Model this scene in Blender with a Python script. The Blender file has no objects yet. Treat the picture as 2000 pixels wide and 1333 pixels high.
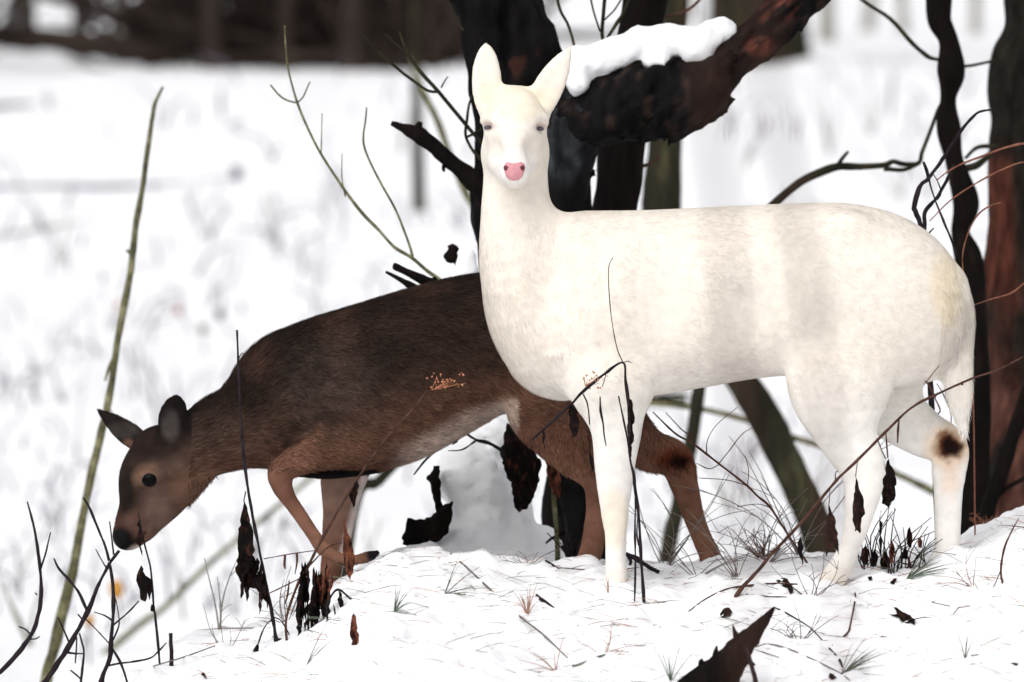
import bpy, bmesh, math, random
import numpy as np
from mathutils import Vector, Matrix
from mathutils.bvhtree import BVHTree

# ------------------------------------------------------------------ camera, sky, sun, exposure
SC = bpy.context.scene
COL = SC.collection
CAM_Z, DIST, PXM = 0.55, 20.0, 870.0          # camera height, metres to the white deer, photo pixels per metre there
cam_d = bpy.data.cameras.new("camera")
cam = bpy.data.objects.new("camera", cam_d); COL.objects.link(cam)
cam.location = (0, -DIST, CAM_Z); cam.rotation_euler = (math.radians(90), 0, 0)
cam_d.sensor_width = 36.0; cam_d.lens = 36.0 * DIST / (2000.0 / PXM)
cam_d.clip_start = 0.5; cam_d.clip_end = 2000.0
cam_d.dof.use_dof = True; cam_d.dof.focus_distance = 19.95; cam_d.dof.aperture_fstop = 5.0
SC.camera = cam

SUN_EL, SUN_AZ = math.radians(48), math.radians(205)
world = bpy.data.worlds.new("World"); SC.world = world; world.use_nodes = True
wn = world.node_tree; wn.nodes.clear()
sky = wn.nodes.new("ShaderNodeTexSky"); sky.sky_type = 'NISHITA'; sky.sun_disc = False
sky.sun_elevation = SUN_EL; sky.sun_rotation = SUN_AZ; sky.dust_density = 4.0; sky.air_density = 1.0
hsv = wn.nodes.new("ShaderNodeHueSaturation"); hsv.inputs["Saturation"].default_value = 0.14
bg = wn.nodes.new("ShaderNodeBackground"); bg.inputs["Strength"].default_value = 0.15
wo = wn.nodes.new("ShaderNodeOutputWorld")
wn.links.new(sky.outputs[0], hsv.inputs["Color"]); wn.links.new(hsv.outputs[0], bg.inputs["Color"])
wn.links.new(bg.outputs[0], wo.inputs["Surface"])

sun_d = bpy.data.lights.new("sun", 'SUN'); sun_d.energy = 0.8; sun_d.angle = math.radians(75); sun_d.color = (1.0, 0.975, 0.945)
sun = bpy.data.objects.new("sun", sun_d); COL.objects.link(sun); sun.location = (-5, -8, 12)
sd = Vector((math.sin(SUN_AZ) * math.cos(SUN_EL), math.cos(SUN_AZ) * math.cos(SUN_EL), math.sin(SUN_EL)))
sun.rotation_euler = sd.to_track_quat('Z', 'Y').to_euler()

SC.view_settings.view_transform = 'Standard'; SC.view_settings.look = 'None'
SC.view_settings.exposure = 0.15; SC.view_settings.gamma = 1.0; SC.view_settings.use_curve_mapping = False
SC.cycles.max_bounces = 6; SC.cycles.diffuse_bounces = 4; SC.cycles.transparent_max_bounces = 4

# ------------------------------------------------------------------ helpers
rng = np.random.default_rng(7)
random.seed(7)

def kk(Y): return (DIST + Y) / DIST / PXM
def at(px, py, Y=0.0):
    k = kk(Y); return np.array([(px - 1000.0) * k, Y, CAM_Z - (py - 666.5) * k])
def to_px(V):
    k = (DIST + V[:, 1]) / DIST / PXM
    return 1000.0 + V[:, 0] / k, 666.5 - (V[:, 2] - CAM_Z) / k

def _hash(ix, iy, iz, seed):
    n = (ix.astype(np.int64) * 374761393 + iy.astype(np.int64) * 668265263 + iz.astype(np.int64) * 2147483647 + seed * 144665) & 0xffffffff
    n = ((n ^ (n >> 13)) * 1274126177) & 0xffffffff
    n = (n ^ (n >> 16)) & 0xffff
    return n / 32767.5 - 1.0
def vnoise(P, seed=0):
    P = np.asarray(P, dtype=np.float64)
    i = np.floor(P).astype(np.int64); f = P - i; f = f * f * (3 - 2 * f)
    out = np.zeros(len(P))
    for dx in (0, 1):
        wx = f[:, 0] if dx else 1 - f[:, 0]
        for dy in (0, 1):
            wy = f[:, 1] if dy else 1 - f[:, 1]
            for dz in (0, 1):
                wz = f[:, 2] if dz else 1 - f[:, 2]
                out += wx * wy * wz * _hash(i[:, 0] + dx, i[:, 1] + dy, i[:, 2] + dz, seed)
    return out
def fbm(P, seed=0, octv=3):
    o = np.zeros(len(P)); a = 1.0; s = 1.0
    for q in range(octv):
        o += a * vnoise(P * s, seed + q); a *= 0.5; s *= 2.03
    return o

BASE = {}
def mesh_np(name, V, F, cols=None, smooth=True):
    V = np.asarray(V, dtype=np.float32)
    me = bpy.data.meshes.new(name)
    if isinstance(F, np.ndarray):
        n, c = F.shape
        me.vertices.add(len(V)); me.vertices.foreach_set("co", V.ravel())
        me.loops.add(n * c); me.loops.foreach_set("vertex_index", F.ravel().astype(np.int32))
        me.polygons.add(n); me.polygons.foreach_set("loop_start", np.arange(0, n * c, c, dtype=np.int32))
        me.polygons.foreach_set("loop_total", np.full(n, c, dtype=np.int32))
        me.update(calc_edges=True); me.validate()
    else:
        me.from_pydata([tuple(v) for v in V], [], F); me.update()
    if smooth:
        me.polygons.foreach_set("use_smooth", np.ones(len(me.polygons), dtype=bool))
    if cols is not None:
        a = me.color_attributes.new("Col", 'FLOAT_COLOR', 'POINT')
        c4 = np.ones((len(V), 4), dtype=np.float32); c4[:, :3] = cols
        a.data.foreach_set("color", c4.ravel())
    return me

def tag(o, label=None, cat=None, group=None, kind=None):
    if label: o["label"] = label
    if cat: o["category"] = cat
    if group: o["group"] = group
    if kind: o["kind"] = kind
    return o

def thing(name, label, cat, loc, group=None):
    o = bpy.data.objects.new(name, None); COL.objects.link(o)
    o.empty_display_size = 0.05; o.location = tuple(float(c) for c in loc); BASE[o.name] = np.array(loc, dtype=float)
    return tag(o, label, cat, group)

def obj(name, V, F, mat, parent=None, cols=None, smooth=True, origin=None):
    V = np.asarray(V, dtype=np.float64)
    if parent is not None: b = BASE[parent.name]
    elif origin is not None: b = np.array(origin, dtype=float)
    else: b = np.array([V[:, 0].mean(), V[:, 1].mean(), V[:, 2].min()])
    o = bpy.data.objects.new(name, mesh_np(name, V - b, F, cols, smooth)); COL.objects.link(o)
    o.data.materials.append(mat); BASE[o.name] = b
    if parent is not None: o.parent = parent
    else: o.location = tuple(float(c) for c in b)
    return o

class MB:
    """collects tubes and leaves into one mesh"""
    def __init__(s): s.V = []; s.F = []; s.n = 0
    def add(s, V, F):
        s.V.append(np.asarray(V, dtype=float)); s.F += [tuple(i + s.n for i in f) for f in F]; s.n += len(V)
        return s
    def tube(s, pts, rad, sides=6, sub=4, rough=0.0, seed=0, fs=12.0):
        V, F = tube(pts, rad, sides, sub, rough, seed, fs); return s.add(V, F)
    def build(s, name, mat, parent=None, **kw): return obj(name, np.vstack(s.V), s.F, mat, parent, **kw)

def spline(P, R, sub):
    P = np.asarray(P, dtype=float); R = np.asarray(R, dtype=float)
    if len(P) < 3 or sub <= 1:
        if sub <= 1: return P, R
        t = np.linspace(0, 1, sub + 1)[:, None]
        return P[0] * (1 - t) + P[-1] * t, R[0] * (1 - t[:, 0]) + R[-1] * t[:, 0]
    A = np.vstack([2 * P[0] - P[1], P, 2 * P[-1] - P[-2]]); B = np.concatenate([[R[0]], R, [R[-1]]])
    oP, oR = [], []
    for i in range(1, len(P)):
        for j in range(sub):
            t = j / sub
            p0, p1, p2, p3 = A[i - 1], A[i], A[i + 1], A[i + 2]
            oP.append(0.5 * ((2 * p1) + (-p0 + p2) * t + (2 * p0 - 5 * p1 + 4 * p2 - p3) * t * t + (-p0 + 3 * p1 - 3 * p2 + p3) * t ** 3))
            q0, q1, q2, q3 = B[i - 1], B[i], B[i + 1], B[i + 2]
            oR.append(max(min(q1, q2) * .96, 0.5 * (2 * q1 + (-q0 + q2) * t + (2 * q0 - 5 * q1 + 4 * q2 - q3) * t * t + (-q0 + 3 * q1 - 3 * q2 + q3) * t ** 3)))
    oP.append(P[-1]); oR.append(R[-1])
    return np.array(oP), np.array(oR)

def tube(P, R, sides=6, sub=4, rough=0.0, seed=0, fs=12.0):
    P, R = spline(P, R, sub)
    n = len(P); T = np.gradient(P, axis=0); T /= np.linalg.norm(T, axis=1)[:, None] + 1e-12
    u = np.cross(T[0], [0.3, 1, 0.2]); u /= np.linalg.norm(u)
    V = []
    ang = np.linspace(0, 2 * math.pi, sides, endpoint=False)
    for i in range(n):
        u = u - T[i] * np.dot(u, T[i]); u /= np.linalg.norm(u) + 1e-12
        w = np.cross(T[i], u)
        V.append(P[i] + R[i] * (np.cos(ang)[:, None] * u + np.sin(ang)[:, None] * w))
    V = np.vstack(V)
    if rough:
        C = np.repeat(P, sides, 0); RR = np.repeat(R, sides)
        d = V - C; nd = np.linalg.norm(d, axis=1)[:, None] + 1e-9
        q = V * np.array([fs, fs, fs * 0.45])
        V = V + d / nd * (RR * rough * fbm(q, seed, 3))[:, None]
    F = []
    for i in range(n - 1):
        a, b = i * sides, (i + 1) * sides
        for j in range(sides):
            j2 = (j + 1) % sides
            F.append((a + j, a + j2, b + j2, b + j))
    V = np.vstack([V, P[0], P[-1]]); c0, c1 = n * sides, n * sides + 1
    for j in range(sides):
        j2 = (j + 1) % sides
        F.append((c0, j2, j)); F.append((c1, (n - 1) * sides + j, (n - 1) * sides + j2))
    return V, F

def pxpath(nodes, Y):
    """photo positions (x, y, radius[, depth]) standing at depth Y -> world points and radii"""
    P, R = [], []
    for i, nd in enumerate(nodes):
        y = nd[3] if len(nd) > 3 else (Y[i] if isinstance(Y, (list, tuple)) else Y)
        P.append(at(nd[0], nd[1], y)); R.append(nd[2] * kk(y))
    return P, R

# ------------------------------------------------------------------ materials
def mat_base(name, rough=0.8, spec=0.2):
    m = bpy.data.materials.new(name); m.use_nodes = True
    b = m.node_tree.nodes["Principled BSDF"]
    b.inputs["Roughness"].default_value = rough; b.inputs["Specular IOR Level"].default_value = spec
    return m, m.node_tree.nodes, m.node_tree.links, b

def mat_noise(name, stops, scale=8, stretch=(1, 1, 1), rough=0.9, spec=0.04, bump=0.0, bscale=40, detail=5, bdist=0.01, thr=0.0):
    m, N, L, b = mat_base(name, rough, spec)
    tc = N.new("ShaderNodeTexCoord"); mp = N.new("ShaderNodeMapping"); mp.inputs["Scale"].default_value = stretch
    L.new(tc.outputs["Object"], mp.inputs["Vector"])
    nz = N.new("ShaderNodeTexNoise"); nz.inputs["Scale"].default_value = scale; nz.inputs["Detail"].default_value = detail
    nz.inputs["Roughness"].default_value = 0.65
    L.new(mp.outputs[0], nz.inputs["Vector"])
    cr = N.new("ShaderNodeValToRGB")
    while len(cr.color_ramp.elements) < len(stops): cr.color_ramp.elements.new(0.5)
    for e, (p, c) in zip(cr.color_ramp.elements, stops): e.position = p; e.color = (*c, 1)
    L.new(nz.outputs["Fac"], cr.inputs[0]); L.new(cr.outputs[0], b.inputs["Base Color"])
    if bump:
        n2 = N.new("ShaderNodeTexNoise"); n2.inputs["Scale"].default_value = bscale; n2.inputs["Detail"].default_value = 6
        L.new(mp.outputs[0], n2.inputs["Vector"])
        bp = N.new("ShaderNodeBump"); bp.inputs["Strength"].default_value = bump; bp.inputs["Distance"].default_value = bdist
        L.new(n2.outputs["Fac"], bp.inputs["Height"]); L.new(bp.outputs[0], b.inputs["Normal"])
    return m

def mat_attr(name, rough=0.8, spec=0.15, nscale=60, namp=0.35, bump=0.0, bscale=120, sheen=0.0, stretch=(1, 1, 1)):
    m, N, L, b = mat_base(name, rough, spec)
    at_ = N.new("ShaderNodeAttribute"); at_.attribute_name = "Col"
    tc = N.new("ShaderNodeTexCoord"); mp = N.new("ShaderNodeMapping"); mp.inputs["Scale"].default_value = stretch
    L.new(tc.outputs["Object"], mp.inputs["Vector"])
    nz = N.new("ShaderNodeTexNoise"); nz.inputs["Scale"].default_value = nscale; nz.inputs["Detail"].default_value = 4
    L.new(mp.outputs[0], nz.inputs["Vector"])
    mr = N.new("ShaderNodeMapRange"); mr.inputs["From Min"].default_value = 0.25; mr.inputs["From Max"].default_value = 0.75
    mr.inputs["To Min"].default_value = 1 - namp; mr.inputs["To Max"].default_value = 1 + namp
    L.new(nz.outputs["Fac"], mr.inputs["Value"])
    vm = N.new("ShaderNodeVectorMath"); vm.operation = 'SCALE'
    L.new(at_.outputs["Color"], vm.inputs[0]); L.new(mr.outputs[0], vm.inputs["Scale"])
    L.new(vm.outputs[0], b.inputs["Base Color"])
    if sheen: b.inputs["Sheen Weight"].default_value = sheen
    if bump:
        n2 = N.new("ShaderNodeTexNoise"); n2.inputs["Scale"].default_value = bscale; n2.inputs["Detail"].default_value = 6
        L.new(mp.outputs[0], n2.inputs["Vector"])
        bp = N.new("ShaderNodeBump"); bp.inputs["Strength"].default_value = bump; bp.inputs["Distance"].default_value = 0.006
        L.new(n2.outputs["Fac"], bp.inputs["Height"]); L.new(bp.outputs[0], b.inputs["Normal"])
    return m

M = {}
M['snow'] = mat_noise("snow", [(0.3, (0.83, 0.835, 0.86)), (0.7, (0.90, 0.90, 0.91))], scale=3, rough=0.7, spec=0.25, bump=0.35, bscale=70, bdist=0.008)
M['snowcap'] = mat_noise("packed_snow", [(0.3, (0.84, 0.85, 0.87)), (0.7, (0.9, 0.9, 0.91))], scale=6, rough=0.7, spec=0.25, bump=0.25, bscale=60, bdist=0.006)
M['black_bark'] = mat_attr("black_bark", rough=0.85, spec=0.06, nscale=30, namp=0.8, bump=0.9, bscale=55, stretch=(1, 1, 0.4))
M['dark_bark'] = mat_noise("dark_bark", [(0.35, (0.004, 0.0035, 0.0035)), (0.6, (0.009, 0.0065, 0.0055)), (0.82, (0.026, 0.017, 0.013))], scale=22, stretch=(1, 1, 0.25), rough=0.85, bump=0.8, bscale=60)
M['olive_bark'] = mat_noise("olive_bark", [(0.3, (0.010, 0.0095, 0.007)), (0.55, (0.026, 0.024, 0.015)), (0.8, (0.085, 0.082, 0.042))], scale=14, stretch=(1, 1, 0.3), rough=0.9, bump=0.5, bscale=60)
M['green_stem'] = mat_noise("green_stem", [(0.3, (0.035, 0.033, 0.022)), (0.5, (0.11, 0.105, 0.055)), (0.72, (0.30, 0.29, 0.17))], scale=25, rough=0.85)
M['pale_stem'] = mat_noise("pale_stem", [(0.3, (0.2, 0.19, 0.17)), (0.8, (0.42, 0.41, 0.36))], scale=25, rough=0.9)
M['lav_stem'] = mat_noise("grey_stem", [(0.3, (0.10, 0.09, 0.12)), (0.8, (0.27, 0.24, 0.31))], scale=25, rough=0.9)
M['twig'] = mat_noise("dark_twig", [(0.3, (0.009, 0.007, 0.010)), (0.75, (0.035, 0.026, 0.028))], scale=40, rough=0.8)
M['brown_twig'] = mat_noise("brown_twig", [(0.3, (0.03, 0.016, 0.012)), (0.75, (0.12, 0.06, 0.045))], scale=40, rough=0.8)
M['red_twig'] = mat_noise("reddish_cane", [(0.3, (0.10, 0.04, 0.03)), (0.75, (0.30, 0.13, 0.08))], scale=40, rough=0.7)
M['grey_twig'] = mat_noise("grey_twig", [(0.3, (0.09, 0.075, 0.07)), (0.75, (0.24, 0.20, 0.18))], scale=40, rough=0.85)
M['dead_leaf'] = mat_noise("dead_leaf", [(0.4, (0.004, 0.0035, 0.0035)), (0.58, (0.012, 0.007, 0.006)), (0.72, (0.085, 0.028, 0.016))], scale=75, stretch=(1, 1, .5), rough=0.85, bump=.8, bscale=120, bdist=.004)
M['red_leaf'] = mat_noise("red_leaf", [(0.38, (0.012, 0.006, 0.005)), (0.5, (0.07, 0.025, 0.016)), (0.7, (0.24, 0.08, 0.045))], scale=70, stretch=(1, 1, .4), rough=0.8, bump=.8, bscale=120, bdist=.004)
M['yellow_leaf'] = mat_noise("yellow_leaf", [(0.3, (0.45, 0.20, 0.03)), (0.7, (0.68, 0.36, 0.08))], scale=30, rough=0.75)
M['flower'] = mat_noise("dried_flower", [(0.3, (0.30, 0.11, 0.06)), (0.7, (0.60, 0.27, 0.16))], scale=60, rough=0.9)
M['thicket'] = mat_noise("thicket", [(0.3, (0.016, 0.012, 0.010)), (0.55, (0.035, 0.026, 0.022)), (0.8, (0.075, 0.052, 0.043))], scale=1.2, rough=0.95)
M['needle_rust'] = mat_noise("rust_needles", [(0.3, (0.26, 0.13, 0.09)), (0.7, (0.55, 0.36, 0.28))], scale=5, rough=0.8)
M['needle_green'] = mat_noise("green_needles", [(0.3, (0.05, 0.07, 0.05)), (0.7, (0.22, 0.26, 0.2))], scale=5, rough=0.8)
M['fur'] = mat_attr("fur", rough=0.9, spec=0.03, nscale=45, namp=0.10)
M['skin'] = mat_attr("hide", rough=0.9, spec=0.02, nscale=45, namp=0.08)

def plain(name, c, rough=0.5, spec=0.5):
    m, N, L, b = mat_base(name, rough, spec)
    tc = N.new("ShaderNodeTexCoord"); nz = N.new("ShaderNodeTexNoise"); nz.inputs["Scale"].default_value = 150
    L.new(tc.outputs["Object"], nz.inputs["Vector"])
    cr = N.new("ShaderNodeValToRGB")
    cr.color_ramp.elements[0].color = (*[v * 0.8 for v in c], 1); cr.color_ramp.elements[1].color = (*[min(1, v * 1.2) for v in c], 1)
    L.new(nz.outputs["Fac"], cr.inputs[0]); L.new(cr.outputs[0], b.inputs["Base Color"])
    return m
M['eye'] = plain("dark_eye", (0.0015, 0.0015, 0.0015), 0.2, 0.06)
M['pale_eye'] = plain("pale_iris", (0.115, 0.11, 0.13), 0.25, 0.2)
M['pink'] = plain("pink_nose", (0.60, 0.27, 0.30), 0.6, 0.2)
M['pink_dark'] = plain("pink_nostril", (0.12, 0.03, 0.04), 0.7, 0.2)
M['black_nose'] = plain("black_nose", (0.003, 0.003, 0.0035), 0.6, 0.08)
M['hoof'] = plain("hoof", (0.02, 0.018, 0.018), 0.5, 0.3)

# ------------------------------------------------------------------ ground: one snow sheet
CR = np.array([(-3000, 1240), (-400, 1250), (0, 1600), (120, 1560), (200, 1420), (250, 1300), (300, 1266), (430, 1248), (500, 1230), (600, 1188), (680, 1130), (740, 1095), (800, 1075),
               (900, 1085), (1000, 1095), (1100, 1108), (1300, 1106), (1450, 1096), (1560, 1088), (1700, 1090), (1800, 1082), (1860, 1066), (1920, 1036), (2000, 1000), (2200, 930), (3000, 850), (6000, 850)], dtype=float)
CR[0, 1] = 1560; CR[1, 1] = 1580
_ky = kk(0.7)
CRX = (CR[:, 0] - 1000) * _ky; CRZ = CAM_Z - (CR[:, 1] - 666.5) * _ky
BY = np.array([2.5, 8, 15, 25, 33, 34.5, 40, 60, 100, 200, 400]); BZ = np.array([-.52, -.62, -.35, .35, 1.34, 1.68, 2.38, 3.25, 5.6, 22, 60])
HOLES = [(-.12, -.35), (.05, -.62), (.33, -.5), (.52, -.28), (.82, -.45), (1.0, -.75), (.62, -.85), (-.3, -.2), (.1, .1), (.9, -.2), (-.2, -.8), (.42, .05), (1.1, -.3)]
def sstep(t): t = np.clip(t, 0, 1); return t * t * (3 - 2 * t)
def ground(x, Y, fine=True):
    x = np.asarray(x, dtype=float); Y = np.asarray(Y, dtype=float)
    xs = x / ((DIST + np.clip(Y, -15, 30)) / (DIST + 0.7)) if False else x
    C = (np.interp(xs - .03, CRX, CRZ) + np.interp(xs, CRX, CRZ) + np.interp(xs + .03, CRX, CRZ)) / 3
    d = np.clip(0.5 - Y, 0, None)
    dq = np.clip(d, 0, 2.6)
    front = C - (0.02 * dq + 0.06 * dq ** 2) - 0.33 * (d - dq)
    front = np.where(front < -1.3, -1.3 - 0.35 * (1 - np.exp((front + 1.3) / 0.35)), front)
    bz = np.interp(Y, BY, BZ)
    far = np.clip((Y - 6) / 20, 0, 1)
    P = np.stack([x * 0.14, Y * 0.10, np.zeros_like(x)], -1).reshape(-1, 3)
    bz = bz + far * 0.16 * fbm(P, 31, 2).reshape(x.shape)
    P2 = np.stack([x * 0.9, Y * 0.5, np.zeros_like(x)], -1).reshape(-1, 3)
    bz = bz + np.clip((Y - 3) / 6, 0, 1) * 0.085 * fbm(P2, 41, 3).reshape(x.shape)
    bz = bz + np.clip((Y - 38) / 10, 0, 1) * 0.012 * np.clip(x, -20, 20)
    front = front - 0.034 * np.exp(-((x - .70) / .13) ** 2 - ((Y + .18) / .2) ** 2)
    for hx, hy in ((.232, -.13), (.705, -.14), (.965, .06), (.16, .40), (.46, .6), (-.43, .6)):      # snow heaped round the hooves
        front = front + (0.034 if hy < 0 else 0.020) * np.exp(-((x - hx) / .055) ** 2 - ((Y - hy) / .035) ** 2)
    z = np.where(Y < 0.9, front, C)
    s = sstep((Y - 0.9) / 1.5)
    z = z * (1 - s) + bz * s
    if fine:
        near = np.clip(1 - np.abs(Y) / 9, 0, 1)
        Q = np.stack([x, Y, np.zeros_like(x)], -1).reshape(-1, 3)
        b = 0.014 * fbm(Q * 5.5, 3, 2) + 0.013 * fbm(Q * 15, 9, 2) + 0.006 * fbm(Q * 42, 17, 2)
        b = b + 0.012 * np.clip(vnoise(Q * 11, 77) - 0.35, 0, 1) * 2
        z = z + near * b.reshape(x.shape)
        for hx, hy in HOLES: z = z - 0.022 * np.exp(-(((x - hx) / .026) ** 2 + ((Y - hy) / .035) ** 2) ** 2)
    return z
def gz(x, Y): return float(ground(np.array([x]), np.array([Y]))[0])
def spread(lo, hi, step, far, grow):
    a = list(np.arange(lo, hi + step / 2, step)); s = step
    while a[-1] < far: s *= grow; a.append(a[-1] + s)
    b = []; s = step; v = lo
    return a
xr = np.array(spread(0, 1.5, 0.012, 160, 1.10)); gx = np.concatenate([-xr[:0:-1], xr])
yf = np.array(spread(0, 2.6, 0.013, 380, 1.06)); yb = np.array(spread(0, 3.0, 0.011, 40, 1.10)); gy = np.concatenate([-yb[:0:-1], yf])
GX, GY = np.meshgrid(gx, gy)
GZ = ground(GX, GY)
gV = np.stack([GX.ravel(), GY.ravel(), GZ.ravel()], -1); nx, ny = len(gx), len(gy)
ii = (np.arange(ny - 1)[:, None] * nx + np.arange(nx - 1)[None, :]).ravel()
gF = np.stack([ii, ii + 1, ii + 1 + nx, ii + nx], -1)
snow_o = obj("snow_ground", gV, gF, M['snow'], origin=(0, 0, 0))
tag(snow_o, "white snow covering the bank and the slope behind the deer", kind="structure")
gBVH = BVHTree.FromPolygons([tuple(v) for v in gV], [tuple(f) for f in gF])
CAMP = Vector((0, -DIST, CAM_Z))
def ground_hit(px, py):
    d = Vector(at(px, py, 0)) - CAMP; d.normalize()
    h = gBVH.ray_cast(CAMP, d)
    return np.array(h[0]) if h[0] is not None else at(px, py, 40)
def on_ground(px, Y):
    x = (px - 1000) * kk(Y); return np.array([x, Y, gz(x, Y)])
def gpx(px, Y):
    p = on_ground(px, Y); return 666.5 - (p[2] - CAM_Z) / kk(Y)

# ------------------------------------------------------------------ implicit surfaces
class Field:
    def __init__(s, lo, hi, h):
        s.lo = np.array(lo, dtype=float); s.h = h
        s.n = np.ceil((np.array(hi) - s.lo) / h).astype(int) + 1
        s.A = np.full(s.n, 0.3, dtype=np.float32)
        s.ax = [s.lo[i] + h * np.arange(s.n[i]) for i in range(3)]
    def box(s, lo, hi):
        a = np.clip(np.floor((np.array(lo) - s.lo) / s.h).astype(int), 0, s.n - 1)
        b = np.clip(np.ceil((np.array(hi) - s.lo) / s.h).astype(int) + 1, 1, s.n)
        return tuple(slice(a[i], b[i]) for i in range(3))
    def grid(s, sl):
        return np.meshgrid(s.ax[0][sl[0]], s.ax[1][sl[1]], s.ax[2][sl[2]], indexing='ij', sparse=True)
    def smin(s, sl, d, k):
        a = s.A[sl]
        if k <= 0: s.A[sl] = np.minimum(a, d); return
        hh = np.clip(0.5 + 0.5 * (a - d) / k, 0, 1)
        s.A[sl] = a * (1 - hh) + d * hh - k * hh * (1 - hh)
    def carve(s, sl, d, k):
        a = s.A[sl]; hh = np.clip(0.5 - 0.5 * (a + d) / k, 0, 1)
        s.A[sl] = a * (1 - hh) - d * hh + k * hh * (1 - hh)
    def chain(s, P, R, W=None, k=0.03, sub=7, planar=True):
        """P points, R radius in the XZ plane, W half-width along Y"""
        W = R if W is None else W
        Pn, Rn = spline(P, R, sub); _, Wn = spline(P, W, sub)
        m = k + 0.012
        ext = np.maximum(Rn, Wn).max() + m + 3 * s.h
        sl = s.box((Pn - ext).min(0), (Pn + ext).max(0)); shp = s.A[sl].shape
        tmp = np.full(shp, 0.3, dtype=np.float32)
        for i in range(len(Pn) - 1):
            a, b = Pn[i], Pn[i + 1]; e = max(Rn[i], Rn[i + 1], Wn[i], Wn[i + 1]) + m
            s2 = s.box(np.minimum(a, b) - e, np.maximum(a, b) + e)
            X, Y, Z = s.grid(s2); ab = b - a
            if planar:
                L2 = ab[0] ** 2 + ab[2] ** 2 + 1e-12
                t = np.clip(((X - a[0]) * ab[0] + (Z - a[2]) * ab[2]) / L2, 0, 1)
            else:
                L2 = (ab ** 2).sum() + 1e-12
                t = np.clip(((X - a[0]) * ab[0] + (Y - a[1]) * ab[1] + (Z - a[2]) * ab[2]) / L2, 0, 1)
            r = Rn[i] + (Rn[i + 1] - Rn[i]) * t; w = Wn[i] + (Wn[i + 1] - Wn[i]) * t
            dx = X - (a[0] + ab[0] * t); dy = Y - (a[1] + ab[1] * t); dz = Z - (a[2] + ab[2] * t)
            q = np.sqrt((dx * dx + dz * dz) / (r * r) + dy * dy / (w * w))
            d = ((q - 1) * np.minimum(r, w)).astype(np.float32)
            o = tuple(slice(s2[j].start - sl[j].start, s2[j].stop - sl[j].start) for j in range(3))
            tmp[o] = np.minimum(tmp[o], d)
        s.smin(sl, tmp, k)
    def ell(s, c, ax, r, k=0.02, carve=False):
        ax = np.array(ax, dtype=float); ax /= np.linalg.norm(ax, axis=1)[:, None]
        c = np.array(c); e = max(r) + k + 0.01
        sl = s.box(c - e, c + e); X, Y, Z = s.grid(sl)
        q = 0
        for i in range(3):
            q = q + (((X - c[0]) * ax[i, 0] + (Y - c[1]) * ax[i, 1] + (Z - c[2]) * ax[i, 2]) / r[i]) ** 2
        d = ((np.sqrt(q) - 1) * min(r)).astype(np.float32)
        (s.carve if carve else s.smin)(sl, d, k)
    def mesh(s, smooth=3):
        A = s.A; S = (A < 0)
        cnt = np.zeros(s.n - 1, dtype=np.uint8); nx, ny, nz = s.n
        for dx in (0, 1):
            for dy in (0, 1):
                for dz in (0, 1):
                    cnt += S[dx:nx - 1 + dx, dy:ny - 1 + dy, dz:nz - 1 + dz]
        idx = np.argwhere((cnt > 0) & (cnt < 8)); N = len(idx)
        cid = np.full(s.n - 1, -1, dtype=np.int32); cid[idx[:, 0], idx[:, 1], idx[:, 2]] = np.arange(N)
        cor = np.array([(x, y, z) for x in (0, 1) for y in (0, 1) for z in (0, 1)])
        val = np.stack([A[idx[:, 0] + c[0], idx[:, 1] + c[1], idx[:, 2] + c[2]] for c in cor], 1)
        acc = np.zeros((N, 3)); num = np.zeros(N)
        for i in range(8):
            for j in range(i + 1, 8):
                if np.abs(cor[i] - cor[j]).sum() != 1: continue
                va, vb = val[:, i], val[:, j]; m = (va < 0) != (vb < 0)
                t = np.where(m, va / np.where(m, va - vb, 1), 0)
                acc[m] += (cor[i] + (cor[j] - cor[i]) * t[:, None])[m]; num[m] += 1
        V = s.lo + s.h * (idx + acc / num[:, None])
        F = []
        for axn in range(3):
            sh = [slice(None)] * 3; sh2 = [slice(None)] * 3
            sh[axn] = slice(0, -1); sh2[axn] = slice(1, None)
            e = S[tuple(sh)] != S[tuple(sh2)]
            q = np.argwhere(e); o = [a for a in range(3) if a != axn]
            ok = (q[:, o[0]] > 0) & (q[:, o[1]] > 0) & (q[:, o[0]] < s.n[o[0]] - 1) & (q[:, o[1]] < s.n[o[1]] - 1)
            q = q[ok]; ins = S[q[:, 0], q[:, 1], q[:, 2]]
            def cc(a, b):
                p = q.copy(); p[:, o[0]] -= a; p[:, o[1]] -= b; return cid[p[:, 0], p[:, 1], p[:, 2]]
            f = np.stack([cc(1, 1), cc(0, 1), cc(0, 0), cc(1, 0)], 1)
            flip = ins if axn != 1 else ~ins
            f[~flip] = f[~flip][:, ::-1]
            F.append(f)
        F = np.vstack(F); F = F[(F >= 0).all(1)]
        if smooth:
            E = np.vstack([F[:, [0, 1]], F[:, [1, 2]], F[:, [2, 3]], F[:, [3, 0]]])
            E = np.vstack([E, E[:, ::-1]]); deg = np.bincount(E[:, 0], minlength=N)[:, None]
            for it in range(smooth):
                for lam in (0.6, -0.4):
                    avg = np.stack([np.bincount(E[:, 0], V[E[:, 1], c], minlength=N) for c in range(3)], 1) / np.maximum(deg, 1)
                    V = V + lam * (avg - V)
        return V, F

def normals(V, F):
    n = np.cross(V[F[:, 2]] - V[F[:, 0]], V[F[:, 3]] - V[F[:, 1]])
    vn = np.zeros_like(V)
    for c in range(4):
        for a in range(3): vn[:, a] += np.bincount(F[:, c], n[:, a], minlength=len(V))
    return vn / (np.linalg.norm(vn, axis=1)[:, None] + 1e-12)

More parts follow.
